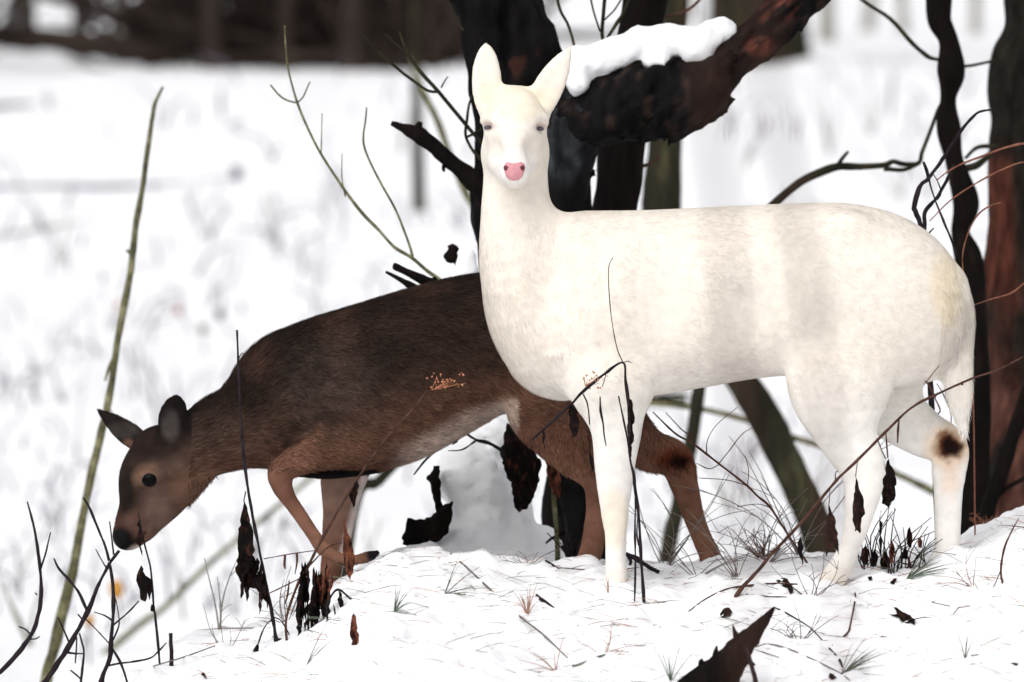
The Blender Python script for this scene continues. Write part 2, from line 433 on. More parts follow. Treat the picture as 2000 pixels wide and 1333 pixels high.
def make_fur(V, F, vn, cols, count, dirf, lenf, width=0.0011, lift=0.25, seed=1, jitter=0.35, vary=0.28):
    r = np.random.default_rng(seed)
    n = np.cross(V[F[:, 2]] - V[F[:, 0]], V[F[:, 3]] - V[F[:, 1]]); area = np.linalg.norm(n, axis=1)
    fi = r.choice(len(F), count, p=area / area.sum())
    u, v = r.random((2, count, 1))
    def lerp(A): return (A[F[fi, 0]] * (1 - u) + A[F[fi, 1]] * u) * (1 - v) + (A[F[fi, 3]] * (1 - u) + A[F[fi, 2]] * u) * v
    P = lerp(V); N = lerp(vn); N /= np.linalg.norm(N, axis=1)[:, None]; C = lerp(cols)
    D = dirf(P) + jitter * r.normal(size=(count, 3)) * 0.5
    D -= N * (D * N).sum(1)[:, None]; D /= np.linalg.norm(D, axis=1)[:, None] + 1e-9
    L = (lenf(P) * (0.6 + 0.8 * r.random(count)))[:, None]
    S = np.cross(N, D) * (width * (0.6 + 0.8 * r.random(count)))[:, None]
    root = P - N * 0.0008
    lift = lift * np.clip(L / .012, .35, 1)
    mid = root + (D * 0.6 + N * lift) * L * 0.55
    tip = root + (D + N * lift * 1.15) * L
    FV = np.empty((count, 5, 3)); FV[:, 0] = root - S; FV[:, 1] = root + S; FV[:, 2] = mid + S * 0.8; FV[:, 3] = mid - S * 0.8; FV[:, 4] = tip
    b = np.arange(count)[:, None] * 5
    tris = np.concatenate([b + np.array([0, 1, 2]), b + np.array([0, 2, 3]), b + np.array([3, 2, 4])], 0)
    shade = (1 + vary * np.clip(L / .012, .35, 1) * r.normal(size=(count, 1))).clip(0.5, 1.5)
    FC = np.repeat(np.clip(C * shade, 0, 0.92), 5, 0)
    return FV.reshape(-1, 3), tris, FC

def mixc(c, new, w):
    w = np.clip(w, 0, 1)[:, None]; return c * (1 - w) + np.array(new) * w
def blob(px, py, x, y, rx, ry, soft=0.5):
    q = np.sqrt(((px - x) / rx) ** 2 + ((py - y) / ry) ** 2); return np.clip((1 - q) / soft + 0.5, 0, 1)

def nodes_px(nodes, yc, wr):
    """nodes (px,py,r_px,dy[,width ratio]) around the deer's plane yc"""
    P, R, W = [], [], []
    for nd in nodes:
        y = yc + nd[3]; k = kk(y); P.append(at(nd[0], nd[1], y)); R.append(nd[2] * k)
        W.append(nd[2] * k * (nd[4] if len(nd) > 4 else wr))
    return np.array(P), np.array(R), np.array(W)

def eyeball(name, c, nrm, r, mat, parent, flat=0.7, squash=1.0):
    n = Vector(nrm).normalized(); up = Vector((0, 0, 1)); s = n.cross(up).normalized(); u = s.cross(n)
    V, F = [], []
    for i in range(9):
        th = math.pi * i / 8
        for j in range(14):
            ph = 2 * math.pi * j / 14
            V.append(np.array(c) + r * (flat * math.cos(th) * np.array(n) + math.sin(th) * (math.cos(ph) * np.array(s) + squash * math.sin(ph) * np.array(u))))
    for i in range(8):
        for j in range(14):
            F.append((i * 14 + j, (i + 1) * 14 + j, (i + 1) * 14 + (j + 1) % 14, i * 14 + (j + 1) % 14))
    return obj(name, np.array(V), F, mat, parent)

def ray_to(bvh, px, py):
    d = Vector(at(px, py, 0)) - CAMP; d.normalize()
    h = bvh.ray_cast(CAMP, d)
    if h[0] is None: return None, None
    return h[0], (h[1] if h[1].dot(d) < 0 else -h[1])

def patch(bvh, outline, off, rings=6):
    """a thin pad laid on the body surface, outline in photo positions"""
    o = np.array(outline, dtype=float); c = o.mean(0); V = []; F = []
    h, n = ray_to(bvh, *c); V.append(np.array(h + n * off * 1.0)); m = len(o)
    for r in range(1, rings + 1):
        t = r / rings
        for p in o:
            q = c + (p - c) * t; h, n = ray_to(bvh, *q)
            sh = t
            while h is None and sh > 0.05: sh *= 0.93; h, n = ray_to(bvh, *(c + (p - c) * sh))
            ofs = off * math.sqrt(max(0, 1 - t ** 3)) - (0.0015 if r == rings else 0)
            V.append(np.array(h + n * ofs))
    for j in range(m): F.append((0, 1 + j, 1 + (j + 1) % m))
    for r in range(rings - 1):
        for j in range(m):
            a, b = 1 + r * m, 1 + (r + 1) * m
            F.append((a + j, b + j, b + (j + 1) % m, a + (j + 1) % m))
    return np.array(V), F

# ------------------------------------------------------------------ trees
def limbs(mb, top, r0, n, length, seed, spread=0.6, lvl=2, sides=6):
    """bare winter limbs above a trunk end"""
    r = random.Random(seed)
    for i in range(n):
        a = r.uniform(0, 6.28); d = np.array([math.cos(a) * spread, math.sin(a) * spread, 1.0]); d /= np.linalg.norm(d)
        L = length * r.uniform(.6, 1.1); p = [np.array(top)]
        for j in range(4):
            d = d + np.array([r.uniform(-.25, .25), r.uniform(-.25, .25), r.uniform(-.05, .2)]); d /= np.linalg.norm(d); p.append(p[-1] + d * L / 4)
        mb.tube(p, np.linspace(r0, r0 * .25, 5), sides, 2)
        if lvl > 1: limbs(mb, p[2], r0 * .45, 2, L * .6, seed * 7 + i, spread * 1.3, lvl - 1, max(4, sides - 1))

def bark_cols(V, seed, base, red, amt, fs=(9, 9, 5)):
    n = fbm(V * np.array(fs), seed, 3); c = np.tile(np.array(base), (len(V), 1))
    return mixc(c, red, sstep((n - amt) / 0.35))

# dead tree behind the white deer's head: forked stems, burl and a broken leaning limb
def dead_tree():
    Y = 1.35; b = on_ground(1160, Y)
    root = thing("dead_tree", "gnarled black dead tree forking behind the white deer's head, with broken limbs", "tree", b)
    f = Field(at(800, 1160, Y - .35) - [0, 0, .02], at(1330, -420, Y + .35), 0.011)
    def ch(L, k=.04, wr=.9):
        P, R, W = nodes_px([(a, q, r, d) for a, q, r, d in L], Y, wr); f.chain(P, R, W, k=k)
    ch([(1160, 1160, 72, 0), (1155, 1080, 62, 0), (1140, 900, 66, 0), (1105, 700, 84, 0), (1050, 520, 106, 0), (1032, 400, 104, 0), (1030, 300, 96, 0)])
    ch([(1000, 330, 68, 0), (975, 230, 52, 0), (955, 110, 44, 0), (946, 30, 44, .02), (940, -60, 44, .04), (925, -220, 38, .06), (900, -400, 30, .1)])
    ch([(940, 20, 30, 0), (900, -10, 28, 0), (865, -22, 22, 0), (842, -30, 12, 0)], .03)
    ch([(1045, 270, 66, .02), (1052, 150, 58, .02), (1040, 70, 50, .03), (1026, 0, 42, .04), (1008, -100, 40, .06), (1000, -260, 36, .1), (1015, -400, 30, .16)])
    ch([(1140, 185, 40, -.05), (1122, 250, 53, -.07), (1114, 320, 50, -.07), (1104, 395, 44, -.05), (1092, 470, 50, -.02)], .02)
    ch([(1068, 248, 10, -.12), (1080, 250, 11, -.14)], .01)
    P3 = np.stack(np.meshgrid(*f.ax, indexing='ij'), -1).reshape(-1, 3)
    m = np.abs(f.A.ravel()) < .05; dsp = np.zeros(len(P3), dtype=np.float32)
    dsp[m] = .016 * fbm(P3[m] * np.array([16, 16, 7]), 51, 3) + .006 * fbm(P3[m] * np.array([60, 60, 18]), 61, 2)
    f.A += dsp.reshape(f.A.shape)
    V, F = f.mesh(1); px, py = to_px(V)
    c = bark_cols(V, 71, (0.0045, 0.004, 0.004), (0.030, 0.012, 0.009), 0.85, (22, 22, 9))
    c = mixc(c, (0.024, 0.026, 0.030), blob(px, py, 1100, 270, 60, 85, .8) * (0.75 + .5 * fbm(V * 30, 5, 2)))
    c = mixc(c, (0.036, 0.043, 0.046), blob(px, py, 1090, 318, 40, 24, .8) * np.clip(fbm(V * 45, 8, 2) + .4, 0, 1))
    trunk = obj("trunk", V, F, M['black_bark'], root, cols=c)
    # the broken limb leaning out to the right
    f = Field(at(1060, 330, Y - .32), at(1700, -150, Y + .2), 0.010)
    P, R, W = nodes_px([(1110, 250, 50, -.05), (1160, 222, 66, -.08), (1225, 205, 80, -.1), (1290, 195, 78, -.1), (1355, 163, 66, -.1), (1420, 116, 49, -.1), (1490, 64, 42, -.1), (1560, 8, 38, -.1), (1625, -45, 30, -.1), (1665, -80, 14, -.1)], Y, .85)
    f.chain(P, R, W, k=.01)
    P, R, W = nodes_px([(1290, 210, 66, -.1), (1345, 205, 50, -.1), (1395, 190, 24, -.1)], Y, .7); f.chain(P, R, W, k=.04)
    P3 = np.stack(np.meshgrid(*f.ax, indexing='ij'), -1).reshape(-1, 3)
    m = np.abs(f.A.ravel()) < .05; dsp = np.zeros(len(P3), dtype=np.float32)
    q = P3[m]; al = (q[:, 0] * .78 + q[:, 2] * .62); pe = (-q[:, 0] * .62 + q[:, 2] * .78)
    qq = np.stack([al * 6, pe * 22, q[:, 1] * 22], -1)
    dsp[m] = .012 * fbm(qq, 53, 3) + .010 * fbm(qq * np.array([2.2, 3, 3]), 63, 2) + .008 * np.abs(vnoise(q * 28, 5))
    f.A += dsp.reshape(f.A.shape)
    V, F = f.mesh(1); px, py = to_px(V)
    c = np.tile(np.array([0.006, 0.0055, 0.0055]), (len(V), 1))
    n = fbm(np.stack([(V[:, 0] * .78 + V[:, 2] * .62) * 6, (-V[:, 0] * .62 + V[:, 2] * .78) * 26, V[:, 1] * 10], -1), 81, 3)
    up = np.clip((px - 1370) / 60, 0, 1)
    c = mixc(c, (0.011, 0.0075, 0.0065), up * sstep((n + .1) / .5))
    c = mixc(c, (0.11, 0.034, 0.024), np.maximum(blob(px, py, 1528, 30, 42, 30, .6), blob(px, py, 1484, 92, 26, 18, .6)) * sstep((n + .2) / .3))
    c = mixc(c, (0.018, 0.012, 0.010), sstep((fbm(V * 34, 91, 3) - .4) / .3))
    limb = obj("limb", V, F, M['black_bark'], root, cols=c)
    # broken limb to the left
    mb = MB()
    mb.tube(*pxpath([(764, 241, 5), (774, 245, 9), (795, 254, 12), (818, 264, 15), (850, 290, 15), (890, 326, 18), (930, 362, 24), (985, 405, 30)], Y - .05), sides=10, sub=5, rough=.35, seed=3, fs=30)
    mb.tube(*pxpath([(812, 268, 11), (817, 250, 8), (822, 238, 4)], Y - .05), sides=7, sub=3, rough=.3, seed=4, fs=30)
    mb.tube(*pxpath([(868, 318, 4), (866, 330, 4), (868, 336, 2)], Y - .06), sides=5, sub=2)
    obj("limb", np.vstack(mb.V), mb.F, M['dark_bark'], root)
    # fine shoots growing from the stems
    for L in ([(945, 285, 3), (915, 250, 4), (880, 208, 4), (855, 178, 4), (825, 145, 4), (800, 112, 3.5), (788, 85, 3), (780, 62, 2)],
              [(857, 180, 3), (838, 178, 3), (818, 166, 3), (785, 142, 3), (750, 112, 3), (722, 84, 2.5), (705, 60, 2)],
              [(796, 106, 2.5), (775, 88, 2.2), (752, 66, 2)],
              [(940, 312, 4), (928, 300, 3.5), (916, 282, 3), (909, 262, 3), (912, 235, 3), (916, 205, 2.5), (924, 185, 2.5)],
              [(912, 268, 2.5), (925, 262, 3), (942, 252, 2.5)],
              [(862, 172, 1.8), (868, 160, 1.5), (875, 150, 1.2)],
              [(905, 60, 2.5), (890, 36, 2.2), (882, 15, 2), (872, -10, 2)]):
        mb = MB(); mb.tube(*pxpath(L, Y - .12), sides=5, sub=4); mb.build("twig", M['olive_bark'], root)
    # shoots between the stems above the snow
    for L in ([(1186, 120, 4, Y - .1), (1176, 70, 4, Y), (1178, 30, 4, Y), (1182, -20, 4, Y), (1190, -140, 3, Y)],
              [(1128, 120, 3, Y - .1), (1112, 55, 3, Y), (1095, 22, 3, Y), (1085, -20, 3, Y)],
              [(1186, 75, 3, Y - .1), (1205, 45, 4, Y), (1218, 25, 4, Y), (1240, -30, 4, Y)],
              [(1172, 62, 2, Y), (1160, 25, 2, Y), (1152, -10, 2, Y)], [(1180, 40, 1.8, Y), (1200, 20, 1.8, Y), (1216, -5, 1.8, Y)]):
        mb = MB(); mb.tube(*pxpath(L, Y), sides=5, sub=4); mb.build("twig", M['olive_bark'], root)
    # loose flake of bark low on the left
    V, F = slab([(884, 476), (892, 480), (897, 486), (893, 494), (895, 506), (897, 516), (893, 524), (886, 514), (872, 512), (866, 503), (872, 492), (874, 480)], Y - .1, .012, 5)
    obj("bark_flake", V, F, M['dark_bark'], root)
    mb = MB(); mb.tube(*pxpath([(892, 520, 4), (905, 538, 8), (930, 550, 14), (960, 560, 20)], Y - .1), sides=7, sub=3, rough=.3); obj("branch_stub", np.vstack(mb.V), mb.F, M['dark_bark'], root)
    return root

def slab(poly, Y, thick, seed, rough=2.5, wave=0.012):
    """an irregular broken piece with its own thickness, outline in photo positions standing at depth Y"""
    r = random.Random(seed); o = []
    n = len(poly)
    for i in range(n):
        a, b = np.array(poly[i], dtype=float), np.array(poly[(i + 1) % n], dtype=float)
        m = max(1, int(np.linalg.norm(b - a) / 6))
        for j in range(m):
            p = a + (b - a) * j / m
            o.append(p + (np.array([r.uniform(-1, 1), r.uniform(-1, 1)]) * rough if j else 0))
    o = np.array(o); c = o.mean(0); m = len(o)
    V, F = [], []
    for side in (-1, 1):
        for t in (1.0, .55):
            for p in o:
                q = c + (p - c) * t; y = Y + side * thick * (.5 if t == 1.0 else .9) + wave * math.sin(q[0] * .05 + seed) * 1.0
                V.append(at(q[0], q[1], y))
        V.append(at(c[0], c[1], Y + side * thick + wave * math.sin(c[0] * .05 + seed)))
    S = 2 * m + 1
    for s in (0, 1):
        B = s * S
        for j in range(m):
            j2 = (j + 1) % m
            f1 = (B + j, B + j2, B + m + j2, B + m + j); f2 = (B + m + j, B + m + j2, B + 2 * m)
            F += [f1, f2] if s == 0 else [f1[::-1], f2[::-1]]
    for j in range(m):
        j2 = (j + 1) % m; F.append((j2, j, S + j, S + j2))
    return np.array(V), F
DT = dead_tree()

def snow_blobs(name, label, L, Y, h=0.009, seed=1, k=.02, wr=1.0, amp=.009, wave=34, floor=None):
    P = np.array([at(a, b, Y + d) for a, b, r, d in L]); R = np.array([r * kk(Y) for a, b, r, d in L])
    f = Field((P - R[:, None]).min(0) - .04, (P + R[:, None]).max(0) + .04, h)
    for p, r in zip(P, R): f.ell(p, np.eye(3), (r, r * wr, r * .92), k=k)
    P3 = np.stack(np.meshgrid(*f.ax, indexing='ij'), -1).reshape(-1, 3)
    m = np.abs(f.A.ravel()) < .04; dsp = np.zeros(len(P3), dtype=np.float32); dsp[m] = amp * fbm(P3[m] * wave, seed, 3); f.A += dsp.reshape(f.A.shape)
    V, F = f.mesh(2); o = obj(name, V, F, M['snowcap']); return tag(o, label, "snow")
snow_blobs("snow_cap", "thick white snow lying along the top of the broken black limb",
           [(1130, 150, 26, -.11), (1132, 118, 30, -.11), (1165, 116, 34, -.1), (1200, 104, 34, -.1), (1240, 92, 36, -.1), (1262, 84, 32, -.1), (1285, 100, 32, -.11), (1300, 78, 32, -.1), (1335, 88, 36, -.1),
            (1362, 92, 36, -.11), (1378, 78, 36, -.1), (1408, 66, 28, -.1), (1424, 62, 20, -.1), (1376, 114, 20, -.12), (1128, 168, 17, -.12), (1225, 106, 26, -.12), (1285, 120, 20, -.13), (1180, 128, 22, -.12)], 1.35, seed=4)
snow_blobs("snow_cap", "small white clump of snow beside the dead tree above the brown deer's back", [(912, 500, 16, -.1), (908, 522, 17, -.1), (914, 536, 20, -.1), (898, 546, 14, -.1)], 1.3, h=.006, seed=5, amp=.003)

# straight dark tree just right of the head
def simple_tree(name, label, nodes, Y, mat, top_len=2.0, sides=14, rough=.16, seed=1, nl=4, fs=14, branches=(), bmat=None, group=None):
    P, R = pxpath(nodes, Y)
    root = thing(name, label, "tree", P[-1], group)
    mb = MB(); mb.tube(P[::-1], R[::-1], sides, 7, rough, seed, fs)
    mb.build("trunk", mat, root)
    if nl:
        mb = MB(); limbs(mb, P[0] - np.array([0, 0, .05]), R[0] * .8, nl, top_len, seed); mb.build("crown", mat, root)
    for i, b in enumerate(branches):
        mb = MB(); mb.tube(*pxpath(b, Y), sides=6, sub=5, rough=.12, seed=seed + i, fs=30); mb.build("branch", bmat or mat, root)
    return root
simple_tree("slender_tree", "dark straight slender tree behind the white deer's shoulders, under the snowy limb",
            [(1350, -500, 34), (1300, -220, 40), (1260, 0, 43), (1237, 150, 44), (1214, 290, 45), (1200, 413, 45), (1172, 600, 47), (1142, 800, 50), (1118, 960, 52), (1105, 1080, 55), (1095, 1180, 70)], 1.9, M['dark_bark'], seed=5,
            branches=[[(1165, 335, 3), (1190, 322, 4), (1220, 318, 4), (1250, 325, 4), (1272, 318, 3), (1290, 305, 2)], [(1300, 32, 3), (1340, 22, 3), (1365, 2, 2.5), (1380, -20, 2)]], bmat=M['brown_twig'])
simple_tree("curved_tree", "blurred olive tree with a trunk bowed behind the white deer's belly",
            [(1322, -300, 26), (1308, -40, 32), (1302, 150, 36), (1300, 280, 36), (1291, 413, 36), (1310, 520, 35), (1375, 630, 34), (1450, 742, 33), (1503, 838, 33), (1556, 938, 32), (1596, 1050, 32), (1615, 1180, 38), (1625, 1300, 44), (1628, 1425, 60)], 6.0, M['olive_bark'], seed=6, nl=3)
simple_tree("winding_tree", "black winding tree trunk rising behind the white deer's rump",
            [(1790, -420, 18), (1815, -200, 22), (1832, -60, 24), (1832, 0, 24), (1834, 40, 22), (1852, 80, 17), (1859, 140, 25), (1852, 195, 14), (1852, 255, 25), (1864, 315, 20), (1885, 395, 27), (1874, 450, 18), (1888, 500, 25), (1900, 580, 24), (1905, 680, 25), (1908, 800, 29), (1908, 900, 32), (1905, 1000, 38), (1900, 1090, 52), (1898, 1400, 66)], 2.6, M['dark_bark'], seed=7, rough=.3, fs=9, nl=3,
            branches=[[(1848, 195, 3), (1834, 212, 4), (1816, 259, 4), (1801, 298, 4.5), (1794, 319, 5), (1765, 321, 5), (1744, 316, 4.5), (1726, 323, 6), (1680, 326, 6.5), (1636, 326, 8), (1600, 338, 9), (1560, 358, 9), (1515, 396, 9), (1480, 430, 9)],
                      [(1636, 324, 5), (1645, 310, 4), (1657, 296, 3)], [(1794, 320, 4), (1765, 332, 4), (1726, 330, 5)],
                      [(1842, 117, 4), (1828, 116, 4), (1811, 110, 5), (1780, 83, 4.5), (1737, 36, 4), (1683, 0, 3.5), (1640, -40, 3)],
                      [(1885, 330, 7), (1910, 322, 7), (1935, 300, 6)], [(1885, 310, 3), (1910, 288, 4), (1950, 286, 4)], [(1872, 130, 3), (1900, 128, 3), (1945, 118, 3)]], bmat=M['olive_bark'])
def big_tree():
    Y = 3.4
    nodes = [(2072, -420, 85), (2064, -60, 95), (2062, 50, 97), (2052, 120, 112), (2047, 175, 116), (2050, 230, 113), (2048, 300, 116), (2046, 480, 116), (2042, 700, 120), (2028, 880, 132), (2010, 1020, 150), (1995, 1200, 180), (1990, 1400, 230)]
    P, R = pxpath(nodes, Y); root = thing("broad_tree", "broad reddish-brown tree trunk at the right edge", "tree", P[-1])
    V, F = tube(P[::-1], R[::-1], 40, 14, .10, 9, 9.0); px, py = to_px(V)
    n = fbm(V * np.array([12, 12, 4]), 21, 3)
    c = np.tile(np.array([0.012, 0.010, 0.008]), (len(V), 1))
    edge = np.interp(py, [0, 300, 700, 1000], [1950, 1975, 1995, 2030])
    c = mixc(c, (0.065, 0.021, 0.014), sstep((py - 270) / 70) * sstep((edge - px) / 18 + .5) * sstep((n + .55) / .6))
    c = mixc(c, (0.075, 0.036, 0.027), sstep((py - 560) / 150) * sstep((n + .35) / .5) * .8)
    obj("trunk", V, F, M['black_bark'], root, cols=c)
    mb = MB(); limbs(mb, P[0] - np.array([0, 0, .1]), .08, 4, 3.0, 12); mb.build("crown", M['dark_bark'], root)
    return root
big_tree()
# leaning dark poles in front of the broad trunk
def stem_thing(name, label, cat, paths, Y, mat, sides=6, sub=5, rough=.1, seed=1, group=None, part="stem", bpart="branch"):
    """paths: first is the main stem (starts at the ground), the rest are its branches"""
    P, R = pxpath(paths[0], Y)
    if len(paths) == 1:
        mb = MB(); mb.tube(P, R, sides, sub, rough, seed, 30); o = mb.build(name, mat, origin=P[0]); return tag(o, label, cat, group)
    root = thing(name, label, cat, P[0], group)
    mb = MB(); mb.tube(P, R, sides, sub, rough, seed, 30); mb.build(part, mat, root)
    for i, b in enumerate(paths[1:]):
        mb = MB(); mb.tube(*pxpath(b, Y), sides=max(4, sides - 1), sub=sub, rough=rough, seed=seed + i + 1, fs=30); mb.build(bpart, mat, root)
    return root
stem_thing("leaning_pole", "dark leaning pole crossing the foot of the broad reddish trunk", "branch", [[(1900, 1190, 18), (1923, 1030, 17), (1952, 930, 17), (1985, 830, 16), (2020, 740, 15), (2060, 640, 14)], [(1935, 985, 5), (1965, 955, 5), (2000, 935, 4), (2040, 905, 4)]], 2.4, M['dark_bark'], 8, rough=.2)
stem_thing("fallen_sapling", "long olive sapling fallen behind the white deer's legs", "branch", [[(1960, 1420, 12), (1900, 1010, 8), (1830, 965, 8), (1760, 930, 7), (1700, 905, 7), (1640, 885, 6), (1597, 869, 6), (1538, 851, 6), (1431, 813, 6), (1337, 794, 6), (1255, 790, 5), (1200, 800, 5)]], 6.0, M['green_stem'], 8)
stem_thing("thin_sapling", "thin olive sapling slanting under the white deer's belly", "sapling", [[(1270, 1440, 17), (1300, 1110, 16), (1325, 985, 15), (1350, 860, 14), (1366, 755, 13), (1380, 600, 11), (1385, 470, 8), (1388, 430, 5)]], 5.5, M['olive_bark'], 8)
stem_thing("tall_sapling", "tall thin olive sapling standing on the left", "sapling", [[(60, 1500, 13.94), (89, 1333, 11.48), (106, 1266, 10.66), (121, 1203, 9.84), (144, 1111, 9.02), (157, 1036, 9.02), (172, 956, 8.2), (192, 870, 7.38), (210, 790, 8.2), (221, 728, 8.2), (231, 659, 8.2), (248, 573, 7.38), (259, 497, 7.38), (265, 440, 6.56), (274, 394, 6.56), (287, 302, 4.92), (298, 227, 4.1), (303, 202, 4.1), (318, 170, 3.28)],
    [(259, 500, 4.1), (252, 492, 4.1), (246, 490, 2.46)], [(221, 700, 4.1), (212, 722, 4.1), (205, 745, 2.46)], [(210, 790, 2.46), (222, 812, 1.64), (240, 835, 1.23)]], 3.0, M['green_stem'], 8, rough=.25)
stem_thing("leaning_sapling", "pale olive pole leaning low behind the brown deer's head", "branch", [[(120, 1345, 10), (205, 1278, 8), (278, 1217, 7), (320, 1188, 6), (420, 1092, 6), (500, 1025, 5), (560, 975, 5), (650, 895, 5), (740, 800, 4)]], 11.0, M['green_stem'], 7)
stem_thing("leaning_sapling", "short olive pole leaning behind the brown deer's standing foreleg", "branch", [[(640, 1450, 11), (690, 1000, 11), (740, 940, 11), (795, 885, 10), (880, 825, 10), (960, 760, 8)]], 6.0, M['olive_bark'], 7)
stem_thing("sprouting_sapling", "thin olive sapling with two arching shoots above the brown deer's back", "sapling",
    [[(990, 1120, 5.25), (975, 950, 4.5), (935, 720, 4.5), (895, 590, 4.5), (862, 550, 4.5), (835, 530, 3.75), (803, 503, 3.75), (770, 483, 3.38), (740, 450, 3.38), (715, 425, 3.38), (690, 395, 3.0), (662, 355, 3.0), (625, 298, 2.62), (600, 248, 2.62), (582, 205, 2.62), (570, 165, 2.25), (562, 130, 2.25), (558, 90, 1.88), (556, 50, 1.5)],
     [(806, 502, 3.0), (800, 480, 2.62), (785, 440, 2.25), (770, 405, 2.25), (742, 355, 2.25), (722, 315, 2.25), (711, 285, 2.25), (710, 262, 1.88), (714, 235, 1.88), (716, 210, 1.5)],
     [(578, 201, 1.88), (560, 196, 1.88), (545, 186, 1.88), (528, 166, 1.5)], [(580, 202, 1.5), (592, 190, 1.5), (600, 172, 1.5), (606, 160, 1.12)], [(627, 302, 1.5), (628, 270, 1.2), (629, 222, 1.05)], [(675, 385, 1.5), (668, 350, 1.2), (668, 300, 0.9)]], 1.2, M['green_stem'], 6, rough=.12)
stem_thing("broken_branch", "forked broken black branch poking out above the brown deer's back", "branch",
    [[(1000, 660, 20), (930, 600, 17), (880, 570, 13), (840, 553, 10), (800, 535, 8), (772, 521, 7), (767, 519, 3)], [(880, 590, 10), (830, 575, 8), (800, 558, 7), (775, 543, 5), (753, 531, 3)], [(850, 565, 8), (845, 552, 7), (852, 542, 5)]], 1.0, M['dark_bark'], 8, rough=.25)

# ------------------------------------------------------------------ far woods on the slope
def far_tree(px, py, rpx, label, seed, lean=0.0, mat='thicket', h=6.0, fork=False):
    b = ground_hit(px, py); D = DIST + b[1]; k = D / DIST / PXM; r = rpx * k; rr = random.Random(seed)
    root = thing("bare_tree", label, "tree", b, "bare trees on the far slope")
    mb = MB(); p = [b - [0, 0, .25], b + [0, 0, .05]]
    for j in range(1, 6): p.append(b + np.array([lean * h * j / 5 + rr.uniform(-.06, .06), rr.uniform(-.1, .1), h * j / 5]))
    mb.tube(p, [r * 1.9, r * 1.45, r, r * .9, r * .8, r * .65, r * .5], 9, 4, .12, seed, 3.0); mb.build("trunk", M[mat], root)
    mb = MB(); limbs(mb, p[-1] - np.array([0, 0, .1]), r * .5, 3, h * .4, seed, .5, 2, 5)
    for q in range(3): limbs(mb, p[3 + q % 2] , r * .35, 1, h * .4, seed + q + 3, 1.2, 1, 5)
    mb.build("crown", M[mat], root)
far_tree(818, 412, 9, "thin olive tree standing alone on the snow slope left of the dead tree", 3, 0.01, 'olive_bark', 6)
far_tree(1478, 128, 72, "broad grey tree trunk standing beyond the snowy limb", 4, 0.0, 'olive_bark', 8)
far_tree(52, 100, 14, "thin dark tree at the top left corner", 5, -.02)
far_tree(20, 98, 8, "very thin dark tree at the left edge of the far wood", 6, .02)
far_tree(150, 116, 10, "dark forked tree among the far wood at top left", 8, .10)
far_tree(163, 116, 11, "dark tree leaning left among the far wood at top left", 9, -.12)
far_tree(232, 118, 9, "pale brown tree at the left end of the dark thicket", 10, .0, 'pale_stem')
far_tree(418, 136, 16, "reddish-brown tree inside the dark thicket", 11, -.03)
far_tree(560, 138, 14, "dark tree near the middle of the thicket", 12, .02)
far_tree(690, 138, 18, "thick dark tree towards the right end of the thicket", 13, .03)
far_tree(1615, 82, 11, "pale thin tree right of the leaning limb on the far slope", 14, .06, 'pale_stem')
far_tree(1695, 62, 9, "pale thin tree on the far slope left of the winding trunk", 15, .08, 'pale_stem')
far_tree(1765, 66, 8, "pale slim tree on the far slope close to the winding trunk", 16, -.05, 'pale_stem')
far_tree(1905, 70, 8, "pale slim tree between the winding trunk and the broad trunk", 17, .02, 'pale_stem')
far_tree(1340, 40, 12, "pale tree seen above the snow on the limb", 18, -.02, 'pale_stem')
# dark thicket, too dense to count
def thicket():
    rr = random.Random(44); mb = MB()
    for i in range(860):
        px = rr.uniform(228, 905) if i < 560 else rr.uniform(-1300, -60)
        if 0 < px < 400 and rr.random() < .62: continue
        if vnoise(np.array([[px * .022, 3.3, 1.1]]), 5)[0] < -.35 and rr.random() < .6: continue
        d = rr.random() ** 1.6
        b = ground_hit(px, 136 - 8 * (px > 720) * 0 + (0 if px > 300 else -8)); b = b + np.array([0, 0.2 + d * 9.0, 0]); b[0] *= (DIST + b[1]) / (DIST + b[1] - .2 - d * 9.0); b[2] = gz(b[0], b[1]) - .1
        h = rr.uniform(.5, 2.6); r = rr.uniform(.01, .045); a = rr.uniform(-.9, .9)
        p = [b]
        for j in range(3): p.append(p[-1] + np.array([a * h / 3 + rr.uniform(-.2, .2), rr.uniform(-.15, .15), h / 3]))
        mb.tube(p, [r, r * .8, r * .6, r * .25], 4, 1)
        for q in range(4):
            s = p[rr.randint(0, 2)]; L = rr.uniform(.3, 1.0)
            mb.tube([s, s + np.array([rr.uniform(-L, L), rr.uniform(-.3, .3), rr.uniform(-.1, L * .7)])], [r * .5, r * .2], 4, 1)
    # leaning trunks and dead brush low down
    for i in range(16):
        px = rr.uniform(280, 880); b = ground_hit(px, 137); b = b + [0, rr.uniform(.1, 3), 0]; b[2] = gz(b[0], b[1])
        L = rr.uniform(.8, 2.2); e = b + np.array([rr.choice((-1, 1)) * L, rr.uniform(-.5, .5), rr.uniform(.05, .5)]); r = rr.uniform(.03, .09)
        mb.tube([b + [0, 0, .02], (b + e) / 2 + [0, 0, .05], e], [r, r * .8, r * .5], 6, 2, .15, i, 4)
    o = obj("thicket", np.vstack(mb.V), mb.F, M['thicket'], origin=ground_hit(560, 136)); tag(o, "dark brown blurred thicket along the top left", "thicket", kind="stuff")
thicket()
